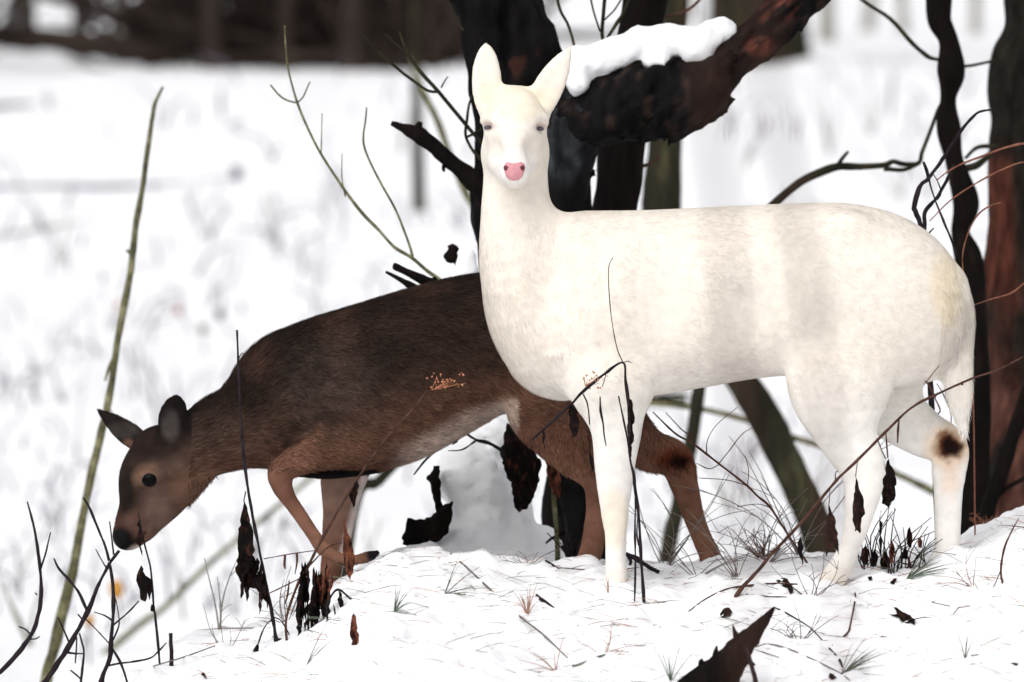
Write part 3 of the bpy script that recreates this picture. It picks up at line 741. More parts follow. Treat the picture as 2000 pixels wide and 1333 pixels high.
# ------------------------------------------------------------------ white deer
def white_deer():
    yc = 0.0
    f = Field((-0.16, -0.33, -0.12), (1.12, 0.26, 1.27), 0.0048)
    # trunk: chest, barrel, rump
    P, R, W = nodes_px([(1150, 595, 183, 0, .72), (1250, 593, 182, 0, .84), (1350, 583, 176, 0, .93), (1450, 572, 170, 0, .97), (1550, 566, 168, 0, .93),
                        (1650, 570, 172, 0, .85), (1715, 588, 166, 0, .80), (1755, 620, 140, 0, .85)], yc, .85)
    f.chain(P, R, W, k=0.01)
    # neck to brisket
    P, R, W = nodes_px([(1008, 290, 63, .02, .92), (1007, 350, 63, .015, .9), (1010, 420, 71, .01, .88), (1030, 515, 94, 0, .86), (1060, 605, 107, 0, .85), (1088, 672, 102, 0, .85)], yc, .9)
    f.chain(P, R, W, k=0.035)
    # shoulder and near foreleg, then the far one
    for dy, dx, g in ((-1, 0, 1.0), (1, 4, 0.96)):
        P, R, W = nodes_px([(1150, 560, 112, .055 * dy, .55), (1168, 680, 100, .085 * dy, .5), (1192, 745, 80, .095 * dy, .55)], yc, .5)
        f.chain(P, R, W, k=0.03)
        P, R, W = nodes_px([(1195 + dx, 745, 78 * g, .092 * dy), (1199 + dx, 793, 60 * g, .095 * dy), (1203 + dx, 844, 48 * g, .095 * dy), (1200 + dx, 898, 40 * g, .095 * dy), (1199 + dx, 945, 34 * g, .095 * dy),
                            (1199 + dx, 990, 27 * g, .095 * dy), (1200 + dx, 1012, 25 * g, .095 * dy), (1201 + dx, 1045, 20 * g, .095 * dy), (1201 + dx, 1095, 19 * g, .095 * dy), (1203 + dx, 1128, 21 * g, .095 * dy), (1198 + dx, 1160, 23 * g, .095 * dy)], yc, .82)
        f.chain(P, R, W, k=0.02)
    # near hind leg
    P, R, W = nodes_px([(1715, 600, 125, -.065, .62), (1655, 690, 114, -.085, .58), (1640, 745, 103, -.095, .58), (1642, 797, 80, -.1, .6), (1656, 855, 57, -.1, .62), (1682, 910, 46, -.1, .6),
                        (1687, 950, 38, -.1, .62), (1673, 1025, 26, -.1, .75), (1658, 1072, 21, -.1, .8), (1644, 1104, 24, -.1, .85), (1618, 1145, 25, -.1, .9)], yc, .6)
    f.chain(P, R, W, k=0.028)
    # far hind leg, stepping back
    P, R, W = nodes_px([(1745, 630, 112, .065, .62), (1722, 730, 84, .09, .6), (1748, 800, 61, .1, .6), (1800, 844, 48, .1, .58), (1852, 874, 39, .1, .55), (1853, 925, 34, .1, .6),
                        (1852, 960, 29, .1, .7), (1851, 1031, 26, .1, .8), (1849, 1075, 25, .1, .85), (1838, 1102, 25, .1, .9)], yc, .6)
    f.chain(P, R, W, k=0.022)
    # tail
    P, R, W = nodes_px([(1850, 560, 40, 0, .8), (1868, 620, 33, -.005, .8), (1869, 700, 32, -.01, .6), (1873, 770, 27, -.01, .5), (1881, 835, 10, -.01, .6)], yc, .7)
    f.chain(P, R, W, k=0.02)
    # head turned to the camera
    def p3(L): return (np.array([at(a, b, yc + c) for a, b, r, c in L]), np.array([r * kk(yc + c) for a, b, r, c in L]))
    P, R = p3([(1006, 232, 60, .02), (1005, 240, 61, -.03), (1004, 262, 55, -.075), (1004, 296, 40, -.125), (1004, 320, 33, -.165), (1004, 333, 29, -.185)])
    f.chain(P, R, R, k=0.025, planar=False)
    P, R = p3([(985, 300, 44, .0), (990, 312, 38, -.07), (1002, 338, 27, -.15)]); f.chain(P, R, R, k=0.02, planar=False)
    P, R = p3([(1024, 300, 44, .0), (1018, 312, 38, -.07), (1006, 338, 27, -.15)]); f.chain(P, R, R, k=0.02, planar=False)
    P, R = p3([(1005, 205, 30, .02), (1005, 215, 32, -.03)]); f.chain(P, R, R, k=0.03, planar=False)
    for sx, ex, ey in ((-1, 957, 234), (1, 1053, 235)):                       # brows
        P, R = p3([(ex - 14 * sx, ey, 13, -.075), (ex + 6 * sx, ey + 2, 14, -.055)]); f.chain(P, R, R, k=0.018, planar=False)
    # ears, cupped towards the camera
    k0 = kk(0)
    for L in ([(962, 222, 24), (955, 196, 29), (951, 165, 30), (950, 135, 27), (950, 110, 19), (949, 92, 8), (949, 85, 3)],
              [(1050, 214, 27), (1062, 190, 30), (1076, 162, 29), (1090, 136, 23), (1102, 114, 14), (1112, 95, 5), (1116, 88, 2)]):
        P, R, W = nodes_px([(a, b, r, .014) for a, b, r in L], yc, 1.0)
        f.chain(P, R, np.minimum(R * .75, .017), k=0.018)
        P, R, W = nodes_px([(a, b, r * .55, -.006) for a, b, r in L[1:5]], yc, 1.0)
        X = Field.__new__(Field); X.__dict__.update(f.__dict__); X.A = np.full(f.n, 0.3, dtype=np.float32); X.chain(P, R, np.full(len(R), .009), k=0.0)
        hh = np.clip(0.5 - 0.5 * (f.A + X.A) / .010, 0, 1); f.A = f.A * (1 - hh) - X.A * hh + .010 * hh * (1 - hh)
    for ex, ey in ((953, 249), (1055, 251)):                                  # eye sockets
        f.ell(at(ex, ey, yc - .075), np.eye(3), (.017, .030, .0115), k=.010, carve=True)
    for s in (-1, 1):                                                         # cheek hollows beside the nose bridge
        f.ell(at(1004 + 43 * s, 292, yc - .155), np.eye(3), (.024, .050, .030), k=.020, carve=True)
    for s in (-1, 1):                                                         # hollows of flank and behind the shoulder
        f.ell(at(1492, 640, yc + .205 * s), np.eye(3), (.085, .045, .12), k=.05, carve=True)
        f.ell(at(1290, 610, yc + .205 * s), np.eye(3), (.06, .045, .15), k=.05, carve=True)
        f.ell(at(1075, 520, yc + .15 * s), np.eye(3), (.05, .05, .12), k=.05, carve=True)
        f.ell(at(1655, 455, yc + .10 * s), np.eye(3), (.05, .03, .04), k=.04)
    V, F = f.mesh(8); vn = normals(V, F)
    px, py = to_px(V)
    c = np.tile(np.array([0.775, 0.722, 0.652]), (len(V), 1))
    n1 = fbm(V * np.array([9, 9, 14]), 5, 3)
    c = mixc(c, (0.745, 0.68, 0.595), 0.45 + 0.22 * n1)
    c = mixc(c, (0.82, 0.80, 0.765), np.clip((py - 700) / 150, 0, 1) * 0.75)
    c = mixc(c, (0.83, 0.72, 0.54), blob(px, py, 1005, 195, 75, 40) * 0.55)
    c = mixc(c, (0.82, 0.79, 0.755), blob(px, py, 1004, 332, 38, 34, .9) * (V[:, 1] < -.09))
    c = mixc(c, (0.80, 0.66, 0.44), blob(px, py, 1845, 560, 30, 70) * 0.5)
    c = mixc(c, (0.78, 0.65, 0.47), blob(px, py, 1200, 1015, 30, 60) * 0.45)
    c = mixc(c, (0.70, 0.57, 0.40), np.clip((py - 1090) / 60, 0, 1) * 0.4 * (py > 1090))
    fl = (V[:, 1] > .02)
    gw = fbm(V * 70, 44, 2) * 5; px0, py0 = px, py; px = px + gw; py = py + fbm(V * 70, 47, 2) * 7
    c = mixc(c, (0.74, 0.50, 0.30), blob(px, py, 1853, 872, 40, 40, 0.9) * fl * 0.9)
    c = mixc(c, (0.76, 0.58, 0.46), blob(px, py, 1856, 925, 16, 45, 0.9) * fl * 0.7)
    c = mixc(c, (0.10, 0.03, 0.012), blob(px, py, 1853, 872, 27, 27, 0.7) * fl)
    c = mixc(c, (0.012, 0.007, 0.006), blob(px, py, 1856, 876, 19, 20, 0.6) * fl)
    px, py = px0, py0
    for ex, ey in ((955, 249), (1053, 251)):
        c = mixc(c, (0.58, 0.47, 0.45), blob(px, py, ex, ey - 1, 14, 7, 0.9) * (V[:, 1] < .02))
    root = thing("deer", "white deer standing side-on with its head turned to the camera", "deer", (at(1450, 1145, 0)[0], 0, 0.0))
    body = obj("body", V, F, M['skin'], root, cols=c)
    def dirf(Q):
        qx, qy = to_px(Q); D = np.zeros_like(Q); D[:, 0] = 0.9; D[:, 2] = -0.45
        nk = (qx < 1085) & (qy > 300); D[nk] = (0.15, 0, -1)
        lg = qy > 800; D[lg] = (0.1, 0, -1)
        D[(qx > 1840)] = (0.1, 0, -1)
        ch = (qx < 1150) & (qy > 480) & (qy < 800); D[ch] = (0.55, 0, -0.8)
        hd = (qx < 1130) & (qy < 340) & (Q[:, 1] < 0.03)
        D[hd] = np.stack([(qx[hd] - 1004) * 1.0, np.full(hd.sum(), 40.0), -(qy[hd] - 330)], -1) / 80
        er = (qx < 1130) & (qy < 190); D[er] = (0, 0, 1)
        return D
    def lenf(Q):
        qx, qy = to_px(Q); L = np.full(len(Q), .0125)
        L[(qx < 1085)] = (.007 + np.clip((qy - 330) / 200, 0, 1) * .010)[qx < 1085]; L[(qx < 1130) & (qy < 345) & (Q[:, 1] < 0.03)] = .0065; L[qy > 860] = .008
        L[(qx > 1835) & (qy > 560) & (qy < 850) & (Q[:, 1] < .06)] = .026; L[(qx < 1090) & (qy > 560)] = .022
        L[blob(qx, qy, 1004, 334, 23, 22, .05) > .5] = .001; L[blob(qx, qy, 1853, 874, 45, 45, .05) > .5] = .006
        for ex, ey in ((954, 249), (1054, 251)): L[blob(qx, qy, ex, ey, 13, 9, .05) > .5] = .001
        return L
    FV, FT, FC = make_fur(V, F, vn, c, 210000, dirf, lenf, seed=11, vary=0.03, lift=0.085, jitter=0.3, width=.0010)
    tag(obj("fur", FV, FT, M['fur'], root, cols=FC, smooth=False), kind="stuff")
    bvh = BVHTree.FromPolygons([tuple(v) for v in V], [tuple(q) for q in F])
    for ex, ey, sx in ((954, 249, -1), (1054, 251, 1)):
        h, n = ray_to(bvh, ex, ey)
        n = Vector((n.x * .5 + .25 * sx, n.y - .4, n.z * .4)).normalized()
        e = eyeball("eye", h - n * 0.0050, n, 0.0125, M['pale_eye'], root, flat=0.75, squash=0.78)
        eyeball("pupil", h + n * 0.0016, n, 0.0060, M['eye'], e, flat=0.40, squash=0.62)
    nose = [(985, 320), (989, 316), (997, 318), (1004, 319), (1011, 318), (1019, 316), (1025, 320), (1027, 328), (1024, 338), (1021, 347), (1014, 353), (1004, 355), (994, 353), (988, 347), (985, 338), (983, 328)]
    NV, NF = patch(bvh, nose, 0.0075); no = obj("nose", NV, NF, M['pink'], root)
    nb = BVHTree.FromPolygons([tuple(v) for v in NV], [tuple(q) for q in NF])
    for s in (-1, 1):
        o = [(1004 + s * a, b) for a, b in ((10, 328), (14, 323), (19, 322), (21, 328), (19, 335), (14, 334))]
        try:
            PV, PF = patch(nb, o, 0.0026, 3); obj("nostril", PV, PF, M['pink_dark'], no)
        except TypeError: pass
    return root
white_deer()

# ------------------------------------------------------------------ brown deer
def brown_deer():
    yc = 0.56
    f = Field((-1.02, 0.27, -0.16), (0.52, 0.86, 0.78), 0.0048)
    P, R, W = nodes_px([(590, 775, 136, 0, .78), (650, 768, 153, 0, .80), (740, 752, 164, 0, .85), (830, 716, 156, 0, .93), (920, 680, 143, 0, .98), (1000, 666, 138, 0, .96),
                        (1080, 672, 140, 0, .9), (1145, 692, 128, 0, .88)], yc, .85)
    f.chain(P, R, W, k=0.01)
    P, R, W = nodes_px([(352, 892, 60, -.005, .75), (385, 872, 66, 0, .75), (435, 846, 77, 0, .72), (505, 822, 90, 0, .72), (580, 790, 118, 0, .75)], yc, .75)
    f.chain(P, R, W, k=0.04)
    # brisket
    P, R, W = nodes_px([(580, 905, 22, 0, .8), (640, 893, 40, 0, .9), (715, 873, 48, 0, 1)], yc, .9); f.chain(P, R, W, k=0.03)
    # near shoulder and lifted foreleg
    P, R, W = nodes_px([(630, 730, 88, -.07, .5), (680, 810, 70, -.09, .5), (705, 850, 56, -.1, .55)], yc, .5); f.chain(P, R, W, k=0.03)
    P, R, W = nodes_px([(705, 852, 55, -.1, .55), (660, 868, 47, -.115, .55), (615, 884, 38, -.12, .65), (575, 904, 29, -.12, .8), (548, 922, 26, -.12, .85), (551, 950, 21, -.12, .85), (564, 975, 16, -.12, .9), (583, 1002, 14.5, -.12, .9), (612, 1045, 13.5, -.12, .9),
                        (632, 1072, 15, -.12, .9), (658, 1088, 11, -.12, .9), (692, 1094, 10, -.12, 1), (720, 1087, 11, -.12, 1), (738, 1080, 6, -.12, 1)], yc, .7)
    f.chain(P, R, W, k=0.014)
    # far foreleg, standing
    P, R, W = nodes_px([(660, 800, 80, .07, .5), (676, 890, 55, .085, .55), (668, 950, 42, .09, .6), (664, 995, 34, .09, .7), (659, 1037, 30, .09, .75), (655, 1066, 27, .09, .8), (648, 1100, 22, .09, .85), (642, 1150, 20, .09, .9), (636, 1185, 22, .09, 1), (630, 1215, 23, .09, 1)], yc, .7)
    f.chain(P, R, W, k=0.02)
    # near hind leg
    P, R, W = nodes_px([(1110, 690, 110, -.07, .6), (1065, 785, 80, -.095, .58), (1085, 835, 62, -.1, .58), (1122, 884, 47, -.1, .6), (1168, 930, 37, -.1, .55), (1172, 980, 28, -.1, .65), (1163, 1030, 23, -.1, .8), (1155, 1075, 23, -.1, .85), (1142, 1112, 23, -.1, .9)], yc, .6)
    f.chain(P, R, W, k=0.025)
    # far hind leg
    P, R, W = nodes_px([(1140, 700, 105, .07, .6), (1195, 808, 62, .09, .6), (1258, 873, 43, .09, .6), (1316, 897, 36, .09, .55), (1337, 950, 28, .09, .62), (1356, 1012, 21, .09, .8), (1373, 1056, 20, .09, .85), (1388, 1090, 22, .09, .9), (1384, 1118, 22, .09, .9)], yc, .6)
    f.chain(P, R, W, k=0.02)
    # tail
    P, R, W = nodes_px([(1240, 630, 30, 0, .8), (1268, 665, 26, 0, .7), (1280, 705, 18, 0, .6), (1281, 735, 8, 0, .7)], yc, .7); f.chain(P, R, W, k=0.02)
    # head, lowered
    P, R, W = nodes_px([(312, 888, 57, 0, .85), (298, 935, 66, 0, .72), (278, 985, 44, 0, .66), (260, 1022, 34, 0, .7), (248, 1047, 29, 0, .78)], yc, .7)
    f.chain(P, R, W, k=0.025)
    P, R, W = nodes_px([(345, 925, 58, 0, .68), (312, 975, 45, 0, .6), (280, 1022, 30, 0, .6)], yc, .65); f.chain(P, R, W, k=0.03)
    P, R, W = nodes_px([(282, 926, 20, -.045, .8), (300, 930, 20, -.048, .7)], yc, .7); f.chain(P, R, W, k=0.02)
    k0 = kk(yc)
    def ear(bx, by, tx, ty, hw, dy, facing, th=0.02):
        c = at((bx + tx) / 2, (by + ty) / 2, yc + dy); ax = np.array([(tx - bx), 0, -(ty - by)], dtype=float); L = np.linalg.norm(ax) * k0 / 2; ax /= np.linalg.norm(ax)
        fr = np.array(facing, dtype=float); fr -= ax * np.dot(fr, ax); fr /= np.linalg.norm(fr); sd_ = np.cross(fr, ax)
        f.ell(c, [ax, sd_, fr], (L * 1.04, hw * k0, th), k=0.012)
        f.ell(c + ax * L * 0.10 + fr * 0.021, [ax, sd_, fr], (L * 0.74, hw * 0.68 * k0, 0.021), k=0.008, carve=True)
    P, R, W = nodes_px([(344, 878, 22, -.045), (340, 850, 29, -.045), (338, 822, 31, -.045), (341, 800, 25, -.045), (344, 785, 14, -.045), (346, 775, 5, -.045)], yc, 1.0)
    f.chain(P, R, np.minimum(R * .8, .013), k=0.012)
    f.ell(at(335, 830, yc - .066), [(0.05, 0, 1), (1, 0, -.05), (0, 1, 0)], (.040, .019, .016), k=.008, carve=True)
    P, R, W = nodes_px([(274, 864, 22, .045), (254, 850, 24, .046), (234, 835, 21, .048), (214, 819, 14, .05), (198, 807, 7, .052), (186, 798, 2, .052)], yc, 1.0)
    f.chain(P, R, np.minimum(R * .8, .012), k=0.012)
    f.ell(at(240, 842, yc + .030), [(-.8, 0, .6), (.6, 0, .8), (0, 1, 0)], (.040, .014, .012), k=.008, carve=True)
    V, F = f.mesh(8); vn = normals(V, F); px, py = to_px(V)
    n1 = fbm(V * np.array([10, 10, 10]), 15, 3); n2 = fbm(V * np.array([40, 40, 60]), 25, 2)
    dark = np.array([0.024, 0.016, 0.013])
    c = np.tile(dark, (len(V), 1))
    # down the flank it turns redder
    xs = [300, 430, 560, 650, 740, 830, 920, 1000, 1150, 1300]; top = [830, 752, 642, 612, 584, 557, 536, 527, 535, 600]; bot = [980, 935, 925, 925, 914, 874, 823, 803, 820, 830]
    t = (py - np.interp(px, xs, top)) / (np.interp(px, xs, bot) - np.interp(px, xs, top))
    c = mixc(c, (0.064, 0.037, 0.026), sstep((t - 0.24) / 0.5) * 0.9 + 0.25 * n1)
    c = mixc(c, (0.125, 0.062, 0.042), sstep((t - 0.5) / 0.45) * 0.95 + 0.2 * n1)
    c = mixc(c, (0.055, 0.040, 0.034), blob(px, py, 640, 760, 90, 80, 1) * 0.5)
    c = mixc(c, (0.095, 0.056, 0.042), blob(px, py, 470, 860, 90, 50, 1) * 0.5)
    # pale belly and inner legs
    belly = (px > 745) & (px < 1010)
    c = mixc(c, (0.44, 0.33, 0.27), sstep((t - 0.86) / 0.12) * belly * np.clip((px - 745) / 80, 0, 1))
    c = mixc(c, (0.50, 0.41, 0.35), np.clip(-vn[:, 2] - 0.72, 0, 1) * 4 * belly * np.clip((px - 760) / 90, 0, 1))
    # legs
    def segw(L, soft=1.25):
        w = np.zeros(len(V))
        for (x0, y0, r0), (x1, y1, r1) in zip(L[:-1], L[1:]):
            tt = np.clip(((px - x0) * (x1 - x0) + (py - y0) * (y1 - y0)) / ((x1 - x0) ** 2 + (y1 - y0) ** 2), 0, 1)
            dd = np.hypot(px - x0 - tt * (x1 - x0), py - y0 - tt * (y1 - y0)) / (r0 + (r1 - r0) * tt)
            w = np.maximum(w, np.clip((soft - dd) / .45, 0, 1))
        return w
    legc = mixc(np.tile(np.array([0.215, 0.108, 0.072]), (len(V), 1)), (0.14, 0.066, 0.045), 0.5 + 0.8 * n1)
    lw = segw([(600, 895, 20), (575, 907, 28), (549, 924, 30), (580, 1000, 24), (636, 1076, 22), (742, 1082, 18)]) * (V[:, 1] < yc - .03)
    lw = np.maximum(lw, sstep((py - 920) / 40) * (px > 515) * (px < 760) * (V[:, 1] > yc + .02))
    lw = np.maximum(lw, sstep((py - 800) / 80) * (px > 1000))
    c = c * (1 - lw[:, None]) + legc * lw[:, None]
    edge = segw([(625, 838, 10), (560, 886, 10)], 1.3) * (V[:, 1] < yc - .05); c = mixc(c, (0.20, 0.10, 0.065), edge * .6)
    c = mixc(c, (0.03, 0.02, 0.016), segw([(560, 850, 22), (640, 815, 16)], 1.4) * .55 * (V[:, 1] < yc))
    farleg = (V[:, 1] > yc + .03)
    fl = farleg & (py > 930) & (px > 600) & (px < 730)
    c[fl] = mixc(c, (0.30, 0.19, 0.15), np.clip((1080 - py) / 100, 0, 1) * 0.75)[fl]
    c = mixc(c, (0.66, 0.56, 0.52), fl * np.clip((px - (712 - (py - 935) * 0.27 - 14)) / 10, 0, 1) * (py < 1090))
    # shade under the chest painted black into the coat, with dark brisket hair
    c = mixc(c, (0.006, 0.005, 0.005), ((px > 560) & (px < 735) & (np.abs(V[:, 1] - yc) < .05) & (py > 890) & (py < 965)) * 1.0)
    # tarsal gland and hock
    c = mixc(c, (0.13, 0.035, 0.018), blob(px, py, 1318, 893, 40, 22, .8) * farleg)
    c = mixc(c, (0.012, 0.006, 0.005), blob(px, py, 1326, 898, 22, 14, .8) * farleg)
    # hooves
    c = mixc(c, (0.012, 0.011, 0.012), blob(px, py, 735, 1082, 20, 18, .4)); c = mixc(c, (0.02, 0.015, 0.013), np.clip((py - 1195) / 8, 0, 1))
    # head
    hd = px < 385
    c = mixc(c, (0.066, 0.043, 0.034), blob(px, py, 335, 950, 80, 62, 1.0) * hd)
    c = mixc(c, (0.15, 0.08, 0.055), blob(px, py, 385, 955, 60, 45, .9) * .8)
    c = mixc(c, (0.115, 0.072, 0.057), blob(px, py, 305, 1005, 32, 42, .8) * hd)
    c = mixc(c, (0.018, 0.013, 0.011), blob(px, py, 246, 965, 28, 90, 1.3) * hd)
    c = mixc(c, (0.022, 0.014, 0.012), blob(px, py, 290, 862, 55, 34, .7) * hd)
    c = mixc(c, (0.20, 0.115, 0.082), np.clip(blob(px, py, 287, 933, 24, 22, .9) - 0.8 * blob(px, py, 300, 958, 26, 18, .8), 0, 1) * hd * 0.8)
    c = mixc(c, (0.012, 0.009, 0.008), segw([(234, 1068, 3.5), (262, 1058, 3.5), (284, 1040, 3)], 1.3) * hd * .8)
    c = mixc(c, (0.09, 0.05, 0.038), blob(px, py, 262, 1022, 22, 22, .8) * hd)
    c = mixc(c, (0.5, 0.42, 0.38), blob(px, py, 262, 1074, 16, 9, .8) * hd)
    c = mixc(c, (0.007, 0.006, 0.006), blob(px, py, 234, 1056, 30, 24, .5) * hd)
    # ears
    ea = (px < 372) & (py < 868) & ((py < 832) | (px > 318) | (px < 262))
    nr = (px > 303) & (py < 872) & (V[:, 1] < yc - .01) & (px < 374)
    c = mixc(c, (0.010, 0.008, 0.008), nr * np.clip((885 - py) / 45, 0, 1) * 0.9)
    c = mixc(c, (0.048, 0.040, 0.037), blob(px, py, 333, 832, 17, 30, .6) * nr * (vn[:, 1] < -.1))
    fe = (V[:, 1] > yc + .012) & (px < 282) & (py < 885)
    c = mixc(c, (0.014, 0.011, 0.011), fe * 0.9)
    c = mixc(c, (0.045, 0.037, 0.034), blob(px, py, 240, 842, 34, 15, .6) * fe)
    c = mixc(c, (0.14, 0.075, 0.055), blob(px, py, 250, 872, 12, 14, .6) * fe)
    c = c * (0.86 * (1 + 0.2 * n2))[:, None]; c = np.clip(c, 0.003, 0.9)
    root = thing("deer", "brown deer stooping with lowered head and one foreleg lifted, behind the white deer", "deer", (at(900, 1110, yc)[0], yc, 0.0))
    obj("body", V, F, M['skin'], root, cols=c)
    def dirf(Q):
        qx, qy = to_px(Q); D = np.zeros_like(Q); D[:, 0] = 0.9; D[:, 2] = -0.3
        nk = qx < 560; D[nk] = (0.85, 0, 0.25)
        lg = (qy > 930) | ((qx > 1010) & (qy > 840)); D[lg] = (0.15, 0, -1)
        hd = (qx < 370) & (qy > 830); D[hd] = np.stack([(qx[hd] - 235), np.full(hd.sum(), 0.0), -(qy[hd] - 1075)], -1) / 120
        D[(qx < 370) & (qy < 830)] = (0, 0, 1)
        return D
    def lenf(Q):
        qx, qy = to_px(Q); L = np.full(len(Q), .015); L[(qx < 372)] = .0065; L[(qx < 560) & (qx > 372)] = .019; L[qy > 925] = .0065
        L[blob(qx, qy, 234, 1056, 30, 24, .1) > .5] = .001; L[(qx > 365) & (qx < 460) & (qy > 900)] = .02
        L[blob(qx, qy, 291, 938, 16, 16, .1) > .5] = .001
        return L
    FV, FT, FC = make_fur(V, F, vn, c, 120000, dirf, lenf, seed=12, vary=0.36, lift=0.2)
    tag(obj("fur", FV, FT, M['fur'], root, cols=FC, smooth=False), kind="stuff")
    bvh = BVHTree.FromPolygons([tuple(v) for v in V], [tuple(q) for q in F])
    h, n = ray_to(bvh, 291, 938); n = Vector((n.x - .1, n.y - .6, n.z)).normalized()
    eyeball("eye", h - n * 0.0045, n, 0.0190, M['eye'], root, flat=0.55, squash=0.88)
    # far eye, on the hidden side of the head
    q = at(287, 938, yc); nf = Vector((-.1, 1, .05)).normalized()
    hb = bvh.ray_cast(Vector((q[0], yc + .3, q[2])), Vector((0, -1, 0)))
    if hb[0] is not None: eyeball("eye", hb[0] - nf * 0.006, nf, 0.0165, M['eye'], root, flat=0.55, squash=0.88)
    NV, NF = patch(bvh, [(220, 1040), (226, 1034), (236, 1033), (246, 1038), (252, 1047), (250, 1057), (243, 1064), (234, 1070), (226, 1066), (221, 1056)], 0.002)
    no = obj("nose", NV, NF, M['black_nose'], root)
    return root
brown_deer()
# ------------------------------------------------------------------ plants, leaves and litter
def shreds(x, y, w, h, n, seed):
    """outlines of ragged leaf strips hanging in a bunch"""
    r = random.Random(seed); out = []
    for i in range(n):
        a = x + w * ((i + .5) / n - .5) + r.uniform(-3, 3); t = y + r.uniform(-.1, .25) * h; L = h * r.uniform(.45, 1.0); q = r.uniform(3, 7.5); dr = r.uniform(-10, 6)
        out.append([(a, t), (a + q * .8, t + L * .15), (a + q + dr * .4, t + L * .4), (a + q * .5 + dr * .7, t + L * .62), (a + q * .7 + dr * .8, t + L * .8), (a + dr, t + L), (a - q * .5 + dr * .7, t + L * .72), (a - q + dr * .4, t + L * .45), (a - q * .6, t + L * .2)])
    return out
def leaf(poly, Y, seed=1, curl=0.012, rough=2.4, thick=0.0012):
    """a dry leaf: ragged outline in photo positions, curled in depth"""
    r = random.Random(seed); o = []; n = len(poly)
    for i in range(n):
        a, b = np.array(poly[i], dtype=float), np.array(poly[(i + 1) % n], dtype=float)
        m = max(1, int(np.linalg.norm(b - a) / 7))
        for j in range(m):
            p = a + (b - a) * j / m
            if j: p = p + np.array([r.uniform(-1, 1), r.uniform(-1, 1)]) * rough
            o.append(p)
    o = np.array(o); bm = bmesh.new(); ctr = o.mean(0); wd = max(4.0, np.ptp(o[:, 0]))
    vs = [bm.verts.new((p[0], p[1], 0)) for p in o]; bm.faces.new(vs)
    bmesh.ops.triangulate(bm, faces=bm.faces[:]); bmesh.ops.subdivide_edges(bm, edges=bm.edges[:], cuts=1, use_grid_fill=True); bmesh.ops.triangulate(bm, faces=bm.faces[:])
    bm.verts.ensure_lookup_table(); bm.verts.index_update()
    q = np.array([v.co[:] for v in bm.verts]); F = [tuple(v.index for v in f.verts) for f in bm.faces]; bm.free()
    u = (q[:, 0] - ctr[0]) / wd
    dy = curl * (np.cos(u * 4.0 + seed) + .6 * np.sin(q[:, 1] * .09 + seed * 2)) + .003 * fbm(np.stack([q[:, 0] * .12, q[:, 1] * .12, np.full(len(q), seed)], -1), seed, 2)
    V = np.array([at(a, b, Y + d) for (a, b), d in zip(q[:, :2], dy)]); nn = len(V)
    V2 = V + np.array([0, thick, 0])
    F2 = F + [tuple(i + nn for i in f[::-1]) for f in F]
    return np.vstack([V, V2]), F2

def plant(name, label, cat, Y, stem_mat, paths, leaves=(), leaf_mat='dead_leaf', group=None, sides=5, seed=1, to_ground=True):
    """main stem first (its first node is the foot), then twigs; hanging leaves are parts"""
    paths = [list(p) for p in paths]
    if to_ground:
        a = paths[0][0]; y0 = a[3] if len(a) > 3 else Y; gp = gpx(a[0], y0)
        if gp > a[1] - 6: paths[0] = [(a[0], gp + 6, a[2] * 1.15) + tuple(a[3:])] + (paths[0] if gp > a[1] + 8 else paths[0][1:])
    P, R = pxpath(paths[0], Y)
    if len(paths) == 1 and not leaves:
        mb = MB(); mb.tube(P, R, sides, 7, .32, seed, 70); return tag(mb.build(name, M[stem_mat], origin=P[0]), label, cat, group)
    root = thing(name, label, cat, P[0], group)
    mb = MB(); mb.tube(P, R, sides, 7, .32, seed, 70); st = mb.build("stem", M[stem_mat], root)
    for b in paths[1:]:
        mb = MB(); mb.tube(*pxpath(b, Y), sides=5, sub=6, rough=.3, seed=seed, fs=80); mb.build("twig", M[stem_mat], root)
    for i, l in enumerate(leaves):
        poly, lm, ly = (l + (None, None))[:3] if isinstance(l, tuple) and isinstance(l[0], list) else (l, None, None)
        V, F = leaf(poly, Y - .005 if ly is None else ly, seed + i); obj("leaf", V, F, M[lm or leaf_mat], root, smooth=False)
    return root

# dark leafless shrubs at the lower left
plant("bare_shrub", "dark curved leafless stem at the lower left corner", "shrub", -.25, 'twig',
      [[(-60, 1356, 5), (0, 1313, 5), (43, 1266, 5), (66, 1229, 4.5), (76, 1194, 4.5), (80, 1157, 4), (79, 1122, 4), (75, 1085, 3.2), (69, 1045, 3), (62, 1013, 2.6), (53, 980, 2)],
       [(78, 1116, 2), (89, 1082, 1.8), (94, 1060, 1.6), (99, 1040, 1.4)], [(60, 1240, 2), (50, 1230, 1.8), (36, 1224, 1.3)], [(58, 1249, 2), (70, 1248, 1.8), (78, 1243, 1.3)], [(73, 1163, 1.4), (68, 1158, 1)]])
plant("bare_shrub", "dark leafless shrub slanting up to the brown deer's nose", "shrub", -.15, 'twig',
      [[(60, 1390, 7), (92, 1329, 6), (129, 1272, 5.5), (161, 1214, 5), (178, 1180, 5), (190, 1148, 4), (213, 1102, 3.5), (233, 1076, 3)],
       [(169, 1191, 3), (155, 1160, 3), (138, 1137, 2.8), (115, 1111, 2.4), (105, 1091, 1.8)], [(213, 1096, 3), (205, 1066, 2.6), (195, 1042, 2.6), (175, 993, 2.4), (162, 972, 2)],
       [(207, 1109, 2), (196, 1090, 1.6), (187, 1073, 1.2)], [(222, 1084, 2), (218, 1050, 1.6), (214, 1019, 1.4)], [(130, 1275, 2), (148, 1277, 2), (164, 1277, 1.5)], [(136, 1258, 2), (124, 1230, 2), (113, 1206, 1.6)],
       [(165, 1207, 1.6), (190, 1232, 1.5), (214, 1258, 1.4)], [(163, 1213, 1.4), (152, 1200, 1.2)]])
